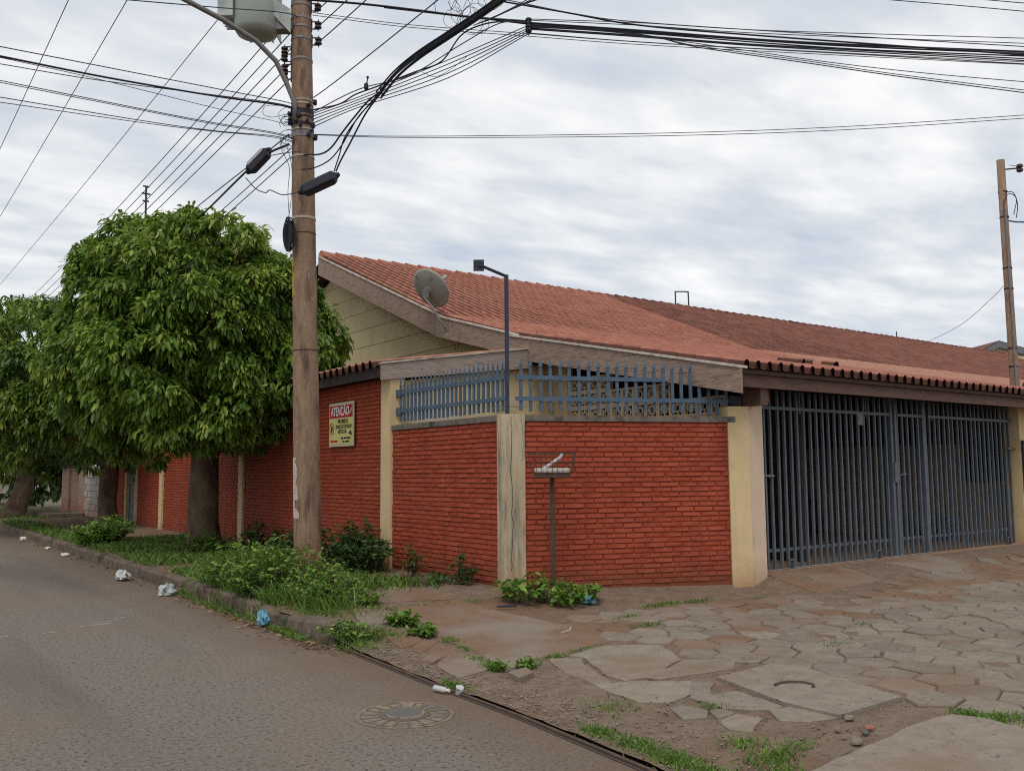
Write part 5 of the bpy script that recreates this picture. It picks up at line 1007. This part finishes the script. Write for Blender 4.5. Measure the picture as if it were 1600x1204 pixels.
WN['servicewire'] = ['upper service wire leaving the slim pole insulator', 'thick service cable leaving the slim pole', 'outer drip loop of cable at slim pole', 'inner drip loop of cable at slim pole']
WI = {}
for kind, r_, P in WIRES:
    pts = smooth_path(P); lb, gr = WL[kind]; q = WI.get(kind, 0); WI[kind] = q+1
    if kind in WN and q < len(WN[kind]) and WN[kind][q]: lb = WN[kind][q]
    o = MB().tube(pts, r_*.70, 5).build('overhead_wire', M['cable'] if r_ > .0115 else M['wire'], loc=P[0]); tag(o, lb, 'wire', gr)
# tangle of tie wires at the crossing
for k in range(14):
    c_ = Vector((5.95+random.uniform(-.35, .50), 8.90+random.uniform(-.2, .25), 7.20+random.uniform(-.22, .2))); r_ = random.uniform(.06, .2); a0 = random.uniform(0, 6); u = (toR+Vector((0,0,random.uniform(-.5,.5)))).normalized()
    o = MB().tube([c_+u*(r_*math.cos(a0+a*.55))+Vector((0,0,r_*1.2*math.sin(a0+a*.55)))+toC*(.01*a) for a in range(10)], .0035, 4).build('tie_wire', M['cable'], loc=c_); tag(o, 'fine curled tie wire in the tangle left of the spacer', 'wire', 'curled tie wires')
sp = thing('cable_spacer', 'small dark cable spacer hanging where the wires cross mid-air', 'spacer', (6.53, 8.48, 7.04))
MB().cbox((6.53, 8.48, 7.04), (.06, .06, .19), .012, Mt).build('body', M['dark'], sp)
for k in range(4): MB().cbox((6.53, 8.48, 6.97+k*.045), (.078, .078, .02), .006, Mt).build('clamp', M['cable'], sp)
MB().tube([(6.53, 8.48, 6.95), (6.53, 8.48, 6.91)], .01).build('pin', M['cable'], sp)
sp = thing('wire_clamp', 'small dark clamp on the cables right of the pole', 'clamp', (5.04, 9.95, 6.40))
cq = Vector((5.04, 9.95, 6.40)); MB().cbox(cq, (.05, .05, .085), .012).build('body', M['dark'], sp); MB().tube([cq, cq+Vector((.02,0,.11))], .008).build('pin', M['dark'], sp); MB().lathe(cq+Vector((.02,0,.11)), [(.01,0),(.018,.01),(.018,.02),(.008,.03)], 8).build('knob', M['dark'], sp)
# slim service pole beside the far gate pier
sp = thing('service_pole', 'slim grey service pole standing behind the far end of gate', 'pole', (17.72, 8.0, .1))
MB().tube([(17.72, 8.0, .1), (17.72, 8.0, 3), (17.70, 8.0, 7.45)], [.085, .082, .072], 12).build('shaft', M['pole'], sp, smooth=True)
for z in (3.4, 3.75, 4.9, 5.3, 6.3, 6.8): MB().tube([(17.715, 8.0, z), (17.715, 8.0, z+.03)], .085, 12).build('strap', M['dark'], sp)
MB().tube([(17.70, 7.95, 7.25), (17.85, 7.75, 7.25)], .015).build('bracket', M['dark'], sp); MB().lathe((17.87, 7.73, 7.17), [(.03,0),(.06,.02),(.06,.06),(.03,.08),(.06,.10),(.06,.14),(.03,.16)], 10).build('insulator', M['porcelain'], sp)
MB().tube([(17.64, 7.93, 3.0), (17.62, 7.93, 6.4)], .02).build('conduit', M['steel'], sp)
# far antenna above the trees
an = thing('antenna_mast', 'thin far antenna mast rising behind the nearest tree crown', 'antenna', (7.5, 30.8, 0))
MB().tube([(7.6, 30.85, .2), (7.47, 30.77, 11.1)], .035, 6).build('mast', M['wire'], an)
for z, w_ in ((11.1, .1), (10.85, .14), (10.6, .1)): MB().tube([(7.47-w_, 30.77, z), (7.47+w_, 30.77, z)], .03, 4).build('element', M['wire'], an)
# ================================================================== trees
def leaf_arrays(P, D, L_, W_, droop, rng):
    """P base points, D directions -> folded lens-shaped leaves (8 verts, 6 tris as quads/tri mix kept to quads)"""
    n = len(P); up_ = np.tile(np.array([0, 0, 1.]), (n, 1))+rng.normal(0, .35, (n, 3))
    S = np.cross(D, up_); S /= np.linalg.norm(S, axis=1)[:, None]+1e-9; N_ = np.cross(S, D)
    L_ = L_[:, None]; W_ = W_[:, None]; dr = droop[:, None]
    def pt(t, s, f): return P+D*L_*t+S*W_*s+N_*(W_*f)-np.array([0, 0, 1.])*(L_*dr*t*t)
    V_ = np.stack([pt(0, 0, 0), pt(.30, .46, .16), pt(.34, 0, 0), pt(.30, -.46, .16), pt(.76, .44, .10), pt(.80, 0, 0), pt(.76, -.44, .10), pt(1.0, 0, 0)], 1)
    F0 = np.array([[0,1,2,2],[0,2,3,3],[1,4,5,2],[2,5,6,3],[4,7,5,5],[5,7,6,6]])
    T0 = np.array([[0,1,2],[0,2,3],[1,4,5],[1,5,2],[2,5,6],[2,6,3],[4,7,5],[5,7,6]])
    F_ = (T0[None]+(np.arange(n)*8)[:, None, None]).reshape(-1, 3)
    return V_.reshape(-1, 3), F_
def leaf_object(name, parent, P, D, L_, W_, droop, tint, m_, rng):
    V_, F_ = leaf_arrays(P, D, L_, W_, droop, rng); V_ = V_-np.array(wloc(parent)) if parent else V_
    me = npmesh(name, V_, F_, m_); at = me.attributes.new('tint', 'FLOAT', 'POINT'); at.data.foreach_set('value', np.repeat(np.clip(tint, 0, 1), 8).astype(np.float32))
    o = bpy.data.objects.new(name, me); COL.objects.link(o)
    if parent: o.parent = parent
    return o
def unit(a): return a/(np.linalg.norm(a, axis=1)[:, None]+1e-9)
def tree(label, base, crown_c, crown_r, trunk_r, fork_z, nclust, nshoot, nleaf, leaf_l, leafm, seed, lean=(0, 0), low=-.72, cl_r=(.34, .60), tintb=.0):
    rng = np.random.default_rng(seed); rr = random.Random(seed)
    t = thing('street_tree', label, 'tree', base); b = Vector(base); c = Vector(crown_c)
    top = b+Vector((lean[0], lean[1], fork_z)); mb = MB()
    pts = [b+Vector((0,0,-.15)), b+Vector((0,0,.12)), b.lerp(top, .3)+Vector((rr.uniform(-.04,.04), rr.uniform(-.04,.04), 0)), b.lerp(top, .65), top, top+(c-top)*.35]
    n = 14; 
    mb.tube(pts, [trunk_r*1.45, trunk_r*1.18, trunk_r, trunk_r*.96, trunk_r*.92, trunk_r*.55], n)
    mb.v = [(v[0]+rr.uniform(-.02,.02)*trunk_r*3, v[1]+rr.uniform(-.02,.02)*trunk_r*3, v[2]) for v in mb.v]
    tk = mb.build('trunk', M['bark'], t, smooth=True)
    # clump centres spread over an uneven shell
    cc = []; k = 0
    while len(cc) < nclust and k < nclust*40:
        k += 1; d = rng.normal(0, 1, 3); d /= np.linalg.norm(d)
        if d[2] < low: continue
        bump = 1+.07*math.sin(5*d[0]+seed)+.06*math.sin(6*d[1]+2*seed)+.05*math.sin(7*d[2]+seed)
        shell = rng.uniform(.80, .97) if rng.random() < .78 else rng.uniform(.35, .75)
        p = np.array(c)+d*np.array(crown_r)*shell*bump; cc.append((p, d, rng.uniform(*cl_r)))
    limbs = MB()
    for i in range(9):
        p, d, r_ = cc[i*len(cc)//9]; e = Vector(p); mid = top.lerp(e, .5)+Vector((rr.uniform(-.25,.25), rr.uniform(-.25,.25), -.1)); limbs.tube([top+Vector((0,0,-.15)), top.lerp(mid, .5)+Vector((0,0,.05)), mid, e], [trunk_r*.5, trunk_r*.36, trunk_r*.25, trunk_r*.06], 7)
    limbs.build('limbs', M['bark'], t, smooth=True)
    P, D, T = [], [], []; tw = MB()
    for p, d, r_ in cc:
        ct = rng.normal(0, .13)
        if rr.random() < .5: tw.tube([c+(Vector(p)-c)*.35, c+(Vector(p)-c)*.7+Vector((0,0,-.06)), p], [.03, .02, .008], 4)
        sd = rng.normal(0, 1, (nshoot, 3)); sd = unit(sd)+d*.75+np.array([0, 0, .30]); sd = unit(sd)
        rad = r_*(rng.uniform(.35, 1, nshoot)**.5)
        sp_ = p+sd*rad[:, None]*np.array([1, 1, .8])
        for s_, q in zip(sp_, sd):
            m = nleaf+rng.integers(-2, 3); fl = rng.normal(0, 1, (m, 3)); dirs = unit(unit(fl)*.66+q*.62+np.array([0, 0, -.50]))
            P.append(s_+rng.normal(0, .035, (m, 3))); D.append(dirs); hgt = (s_[2]-c.z)/crown_r[2]
            T.append(np.full(m, .45+ct+rng.normal(0, .13)+tintb)+rng.normal(0, .10, m)+(.34 if rng.random() < .16 else 0))
    tw.build('twigs', M['twig'], t)
    P = np.concatenate(P); D = np.concatenate(D); T = np.concatenate(T); nL = len(P)
    L_ = rng.uniform(.75, 1.2, nL)*leaf_l; W_ = L_*rng.uniform(.30, .42, nL)
    leaf_object('crown', t, P, D, L_, W_, rng.uniform(.15, .6, nL), T, leafm, rng)
    return t
tree('big round leafy street tree nearest the utility pole', (5.13, 16.31, .18), (4.82, 16.2, 3.74), (2.33, 2.33, 2.28), .26, 1.6, 400, 30, 9, .130, M['leaf'], 3, lean=(-.02, .0), low=-.82, cl_r=(.26, .46))
tree('second leafy street tree, thin dark trunk beside the blue door', (5.4, 25.0, .18), (4.55, 26.0, 3.6), (3.0, 3.4, 2.5), .22, 2.1, 260, 22, 8, .16, M['leafd'], 8, lean=(.0, .1), low=-.8, tintb=-.02)
tree('third street tree at the left edge with thick split trunk', (4.35, 33.6, .18), (4.2, 35.0, 4.2), (3.4, 4.0, 2.8), .30, 2.2, 190, 18, 8, .20, M['leafd'], 15, lean=(.55, .3), low=-.75, cl_r=(.5, .85), tintb=-.03)
tree('distant street tree filling the end of the footway', (6.6, 47, .18), (6.3, 47, 3.7), (4.2, 4.2, 3.6), .3, 1.5, 90, 16, 8, .32, M['hazeleaf'], 21, low=-.95, cl_r=(.6, .9))
tree('distant street tree beyond the peach wall', (8.6, 39, .18), (8.4, 39, 3.2), (2.8, 3.2, 3.0), .25, 1.2, 80, 16, 8, .28, M['hazeleaf'], 22, low=-.98, cl_r=(.6, .9))
# ================================================================== weeds and grass
def weed(label, xy, h, r_, nst, nl, leaf_l, m_, seed, group='weeds along the wall and kerb', wide=.40, name='weed_plant'):
    rng = np.random.default_rng(seed); x, y = xy; z = g(x, y) if x > edge_x(y)+.1 else 0
    t = thing(name, label, 'weed', (x, y, z), group); P, D, T = [], [], []; st = MB()
    for k in range(nst):
        a = rng.uniform(0, 6.283); q = rng.uniform(0, 1)**.6; e = np.array([x+math.cos(a)*r_*q, y+math.sin(a)*r_*q, z+h*(1-.45*q*q)*rng.uniform(.55, 1.05)]); b0 = np.array([x+math.cos(a)*r_*q*.35, y+math.sin(a)*r_*q*.35, z-.02])
        mid = (b0+e)/2+np.array([0, 0, h*.12]); st.tube([b0, mid, e], [.006, .004, .002], 4)
        for j in range(nl):
            u = rng.uniform(.18, 1.0); p = (1-u)**2*b0+2*u*(1-u)*mid+u*u*e; d = rng.normal(0, 1, 3); d[2] = rng.uniform(-.25, .7); P.append(p); D.append(d/np.linalg.norm(d)); T.append(.35+rng.normal(0, .2)+.25*(u-.5))
    st.build('stems', M['twig'] if m_ != 'weed' else M['twig'], t)
    P = np.array(P); D = np.array(D); n_ = len(P); L_ = rng.uniform(.6, 1.25, n_)*leaf_l; leaf_object('foliage', t, P, D, L_, L_*rng.uniform(wide*.8, wide*1.2, n_), rng.uniform(0, .45, n_), np.array(T), M[m_], rng); return t
W_ = WEEDS
weed('tall leafy weed clump at the kerb left of the pole', (3.82, 9.75), .68, .62, 80, 20, .075, 'weed', 1)
weed('bright yellow-green weed clump at the foot of the pole', (4.18, 9.70), .52, .50, 64, 18, .065, 'weed', 2)
weed('low weed clump spilling over the broken kerb block', (4.05, 8.85), .42, .48, 80, 20, .055, 'weed', 3)
weed('weed clump on the kerb edge below the nearest tree', (3.75, 10.7), .58, .50, 80, 22, .065, 'weed', 4)
weed('dark shrubby weed against the wall right of the pole', (5.62, 11.35), .75, .45, 44, 24, .10, 'weedd', 5)
weed('dark shrubby weed beside the cream pilaster foot', (5.55, 10.85), .55, .40, 40, 22, .09, 'weedd', 6)
weed('dark low weed directly behind the pole base', (5.35, 11.9), .60, .45, 40, 22, .095, 'weedd', 7)
weed('broad leafy weed at the foot of the corner pillar', (5.84, 7.75), .34, .34, 24, 11, .085, 'weed', 8, wide=.55)
weed('broad leafy weed in front of the basket post', (6.10, 7.50), .28, .34, 24, 11, .08, 'weed', 9, wide=.55)
weed('small weed tuft in the crack near the left slabs', W_['crack1'], .17, .16, 22, 14, .06, 'weed', 10, wide=.6)
weed('small weed tuft further along the crack of left slabs', W_['crack2'], .12, .16, 22, 14, .055, 'weed', 11, wide=.6)
weed('grassy weed tuft on bare earth right of the pole', W_['crack3'], .15, .16, 24, 14, .05, 'weed', 12)
weed('tiny weed at the tip of the brown slab', W_['crack4'], .08, .10, 16, 12, .04, 'weed', 13)
weed('tiny weed beside the broken stone chunk', W_['crack5'], .09, .09, 16, 12, .04, 'weed', 14)
weed('dense weed clump on the kerb in front of second trunk', (3.95, 18.9), .50, .60, 80, 24, .10, 'weed', 15)
weed('leafy weed clump beside the second trunk', (4.45, 20.4), .50, .55, 70, 24, .11, 'weed', 16)
weed('thin climbing weed at the low brick wall base', (5.80, 10.0), .42, .20, 12, 14, .07, 'weedd', 17)
weed('thin upright weed against brick left of the pillar', (5.86, 8.95), .50, .20, 12, 14, .07, 'weedd', 18)
weed('sprawling weed under the low brick wall', (5.72, 9.2), .14, .45, 26, 12, .055, 'weedd', 19)
weed('dark weed at the wall between trunk and pole', (5.72, 15.1), .55, .5, 30, 18, .10, 'weedd', 20)
weed('dark weed at the wall just left of the pole', (5.70, 13.6), .45, .45, 30, 18, .09, 'weedd', 21)
weed('weed fringe at the foot of the nearest trunk', (4.9, 15.5), .35, .6, 70, 16, .075, 'weed', 22)
weed('weed in front of the basket wall near blue wrapper', (6.45, 7.42), .22, .22, 20, 12, .07, 'weed', 23, wide=.55)
weed('low weed fringe along the kerb end by the gutter', (3.62, 7.35), .16, .32, 36, 14, .05, 'weed', 24)
# grass: blades
def grass(name, spots, m_, seed, label, ln=.10, wide=.006, lie=.6):
    rng = np.random.default_rng(seed); P = []; 
    for (x, y, rx, ry, n_) in spots:
        a = rng.normal(0, .5, (n_, 2)); xx = x+a[:, 0]*rx; yy = y+a[:, 1]*ry; ok_ = xx > (3.62 if name == 'verge_grass' else 3.31); xx = xx[ok_]; yy = yy[ok_]
        P.append(np.stack([xx, yy, np.array([(g(u, v)-.01 if u > edge_x(v)+.06 else 0.) for u, v in zip(xx, yy)])], 1))
    P = np.concatenate(P); n_ = len(P); D = rng.normal(0, lie, (n_, 3)); D[:, 2] = 1; D = unit(D)
    L_ = rng.uniform(.45, 1.3, n_)*ln; S = unit(np.cross(D, rng.normal(0, 1, (n_, 3)))); w_ = (rng.uniform(.7, 1.4, n_)*wide)[:, None]; Lc = L_[:, None]; dn = np.array([0, 0, 1.])
    V_ = np.stack([P-S*w_, P+S*w_, P+D*Lc*.55+S*w_*.8-dn*Lc*.06, P+D*Lc*.55-S*w_*.8-dn*Lc*.06, P+D*Lc*.97-dn*Lc*.3+S*w_*.12, P+D*Lc-dn*Lc*.32-S*w_*.12], 1)
    F_ = (np.array([[0,1,2,3],[3,2,4,5]])[None]+(np.arange(n_)*6)[:, None, None]).reshape(-1, 4)
    me = npmesh(name, V_.reshape(-1, 3), F_, M[m_]); at = me.attributes.new('tint', 'FLOAT', 'POINT'); at.data.foreach_set('value', np.repeat(np.clip(rng.normal(.42, .24, n_), 0, 1), 6).astype(np.float32))
    o = bpy.data.objects.new(name, me); COL.objects.link(o); tag(o, label, 'grass', kind='stuff'); return o
verge = [(3.75+random.uniform(0, 1.6), y, .75, .5, 620) for y in np.arange(9.6, 19.5, .36)]+[(3.8, y, .5, .6, 260) for y in np.arange(19.5, 30, .7)]+[(4.8, y, 1.0, 1.0, 260) for y in (31.5, 33, 36.5, 38, 40, 42)]
grass('verge_grass', verge, 'drygrass', 1, 'patchy green grass on the verge between kerb and brick wall', .15, .009)
kerbg = [(3.40, 9.6, .14, .6, 420), (3.36, 10.4, .12, .5, 300), (3.38, 8.3, .14, .3, 420), (3.30, 7.9, .12, .22, 360), (3.68, 7.45, .25, .35, 700), (3.55, 7.1, .12, .25, 260), (3.95, 7.35, .2, .3, 300), (3.40, 11.4, .10, .6, 260), (3.80, 8.4, .3, .4, 600), (4.2, 8.2, .3, .35, 300)]
grass('kerb_grass', kerbg, 'grass', 2, 'bright green grass growing in the gutter by the kerb', .08, .0036)
grass('tall_grass', [(3.72, 9.2, .3, .3, 420), (3.70, 10.2, .3, .5, 500), (4.25, 9.4, .35, .35, 420), (3.95, 8.6, .3, .3, 300), (3.7, 11.4, .3, .5, 300), (4.3, 10.1, .3, .3, 300), (5.5, 11.6, .3, .5, 260)], 'grass', 9, 'long green grass blades among the weeds at the pole foot', .34, .005, .45)
low = [(3.50, 3.95, .09, .16, 380), (3.50, 3.65, .10, .16, 450), (3.48, 3.35, .11, .18, 560), (3.46, 3.05, .10, .18, 460), (3.47, 5.42, .05, .16, 220), (5.40, 2.82, .10, .10, 300), (5.46, 2.66, .16, .10, 420), (5.6, 2.5, .15, .1, 260), (3.86, 3.07, .16, .10, 300), (3.95, 3.30, .16, .12, 160), (4.1, 3.1, .2, .1, 120), (3.72, 2.9, .15, .1, 200), (7.07, 6.93, .3, .08, 260), (7.5, 6.86, .3, .08, 200), (6.3, 6.65, .2, .06, 120), (4.31, 6.80, .08, .12, 160), (4.20, 6.4, .05, .2, 120), (4.05, 6.0, .05, .15, 120), (3.97, 5.72, .06, .12, 160), (4.22, 5.56, .1, .06, 160), (4.6, 5.7, .2, .04, 120), (5.0, 5.75, .2, .04, 60), (8.2, 6.6, .2, .08, 80), (4.75, 8.1, .5, .05, 160), (5.2, 8.0, .4, .05, 120), (6.1, 6.2, .25, .06, 90), (5.6, 4.6, .1, .1, 60), (6.6, 4.5, .15, .08, 80), (7.6, 4.9, .2, .08, 80), (4.4, 3.9, .1, .1, 60), (3.9, 4.3, .2, .2, 120)]
grass('crack_grass', low, 'grass', 3, 'short green grass sprouting from gutter and paving cracks', .062, .0032)
# fallen leaves by the kerb
rng = np.random.default_rng(5); n_ = 900
yy = np.concatenate([rng.uniform(7.3, 12, 500), rng.uniform(12, 24, 250), rng.uniform(7, 9, 150)]); xx = np.concatenate([3.40-np.abs(rng.normal(0, .10, 750)), 3.45-np.abs(rng.normal(0, .16, 150))])
P = np.stack([xx, yy, np.full(n_, .008)], 1); D = rng.normal(0, 1, (n_, 3)); D[:, 2] = rng.uniform(0, .25, n_); D = unit(D)
o = leaf_object('fallen_leaves', None, P, D, rng.uniform(.025, .06, n_), rng.uniform(.012, .025, n_), np.zeros(n_), rng.uniform(0, 1, n_), None, rng)
lm = leafmat('dead_leaf', (.09,.045,.02), (.19,.11,.055), (.34,.25,.15), .1); o.data.materials.append(lm); tag(o, 'dry brown fallen leaves gathered along the gutter', 'leaves', kind='stuff')
# ================================================================== litter
tag(lump('plastic_bag', (3.20, 13.8, .06), (.09, .16, .075), M['white'], 3, n=22, amp=.35), 'crumpled white plastic bag on the road by the kerb', 'bag')
tag(lump('plastic_bag', (3.26, 11.75, .05), (.09, .14, .08), M['greybag'], 4, n=22, amp=.4), 'crumpled grey green plastic bag at the kerb', 'bag')
tag(lump('plastic_bag', (3.34, 8.72, .07), (.055, .07, .085), M['bluebag'], 6, n=26, amp=.30, fold=11), 'crumpled blue plastic bag against the kerb', 'bag')
tag(lump('wrapper', (6.40, 7.36, .13), (.07, .06, .05), M['bluebag'], 7, amp=.6), 'small blue wrapper lying among weeds at the brick wall', 'wrapper')
for k, (p, s, lb) in enumerate([((3.29, 18.6, .03), (.12, .20, .05), 'white foam scrap on the road by kerb, nearest of three'), ((3.30, 20.6, .025), (.08, .30, .03), 'long flat white foam scrap at the far kerb'), ((3.28, 23.6, .05), (.12, .2, .09), 'small lumpy white foam scrap at the farthest kerb')]):
    mb = MB(); mb.cbox((0,0,0), s, min(s)*.25); mb.v = [(v[0]+random.uniform(-.015,.015), v[1]+random.uniform(-.02,.02), v[2]) for v in mb.v]; o = mb.build('foam_scrap', M['foam'], loc=(0,0,0)); o.location = p; o.rotation_euler = (0, 0, random.uniform(-.4, .4)); tag(o, lb, 'litter', 'foam scraps along the kerb')
bt = thing('plastic_bottle', 'white plastic bottle lying in the gutter slot', 'bottle', (3.33, 5.37, .03))
MB().lathe((3.325, 5.36, .026), [(.016, -.08), (.020, -.073), (.020, .02), (.009, .05), (.009, .062)], 12, Matrix.Rotation(R(90), 3, 'X') @ Matrix.Rotation(R(12), 3, 'Y')).build('body', M['white'], bt, smooth=True)
MB().lathe((3.338, 5.298, .030), [(.011, -.008), (.011, .008)], 10, Matrix.Rotation(R(90), 3, 'X')).build('cap', M['foam'], bt)
cpx = thing('plastic_cup', 'crushed white plastic cup beside the bottle in the gutter', 'cup', (3.38, 5.22, .03)); mb = MB(); mb.lathe((3.385, 5.24, .03), [(.018, -.025), (.023, 0), (.028, .03)], 9, Matrix.Rotation(.5, 3, 'X')); mb.v = [(v[0]+random.uniform(-.008,.008), v[1]+random.uniform(-.008,.008), v[2]) for v in mb.v]; mb.build('body', M['white'], cpx)
tag(MB().tube([(5.38, 7.62, .135), (5.47, 7.56, .137), (5.56, 7.52, .135)], [.010, .013, .009], 8).build('stick', M['dark'], loc=(5.4, 7.6, .13)), 'short dark stick on earth before the corner pillar', 'stick')
tag(MB().tube([(5.02, 6.14, .115), (5.16, 6.19, .118), (5.24, 6.28, .118)], .005, 5).build('straw', M['white'], loc=(5.1, 6.2, .1)), 'thin pale straw lying on the brown slab', 'straw')
for k, (x, y, s, m_, lb) in enumerate([(4.61, 2.99, .055, 'iron', 'dark stone chunk in the gap between slabs'), (4.70, 3.02, .06, 'tile', 'reddish brick fragment in the gap between slabs'), (4.55, 3.12, .05, 'paver', 'pale stone chunk beside the brick fragment'), (4.78, 3.2, .07, 'paver', 'flat pale stone chunk above the brick fragment'), (4.42, 2.92, .08, 'paver', 'broken slab corner lying near the curb grass')]):
    tag(lump('stone_chunk', (x, y, g(x, y)+s*.2), (s*.5, s*.4, s*.3), M[m_], 20+k, n=6, amp=.22), lb, 'stone', 'broken chunks between the slabs')
# white scuffs of paint on the road
for k, (x, y, a, l_) in enumerate([(2.05, 9.9, .3, .30), (2.2, 10.05, .3, .2), (2.35, 10.2, .2, .12), (1.6, 9.7, .4, .12), (1.2, 9.75, .4, .14)]):
    p = rough_edge([(x-l_/2, y-.03), (x+l_/2, y-.012), (x+l_/2, y+.035), (x-l_/2, y+.01)], .03, .022); o = MB().prism(p, -.01, .004).build('paint_scuff', M['scuff'], bpy.data.objects['road']); 
for o in bpy.data.objects:
    if '_w' in o: del o['_w']
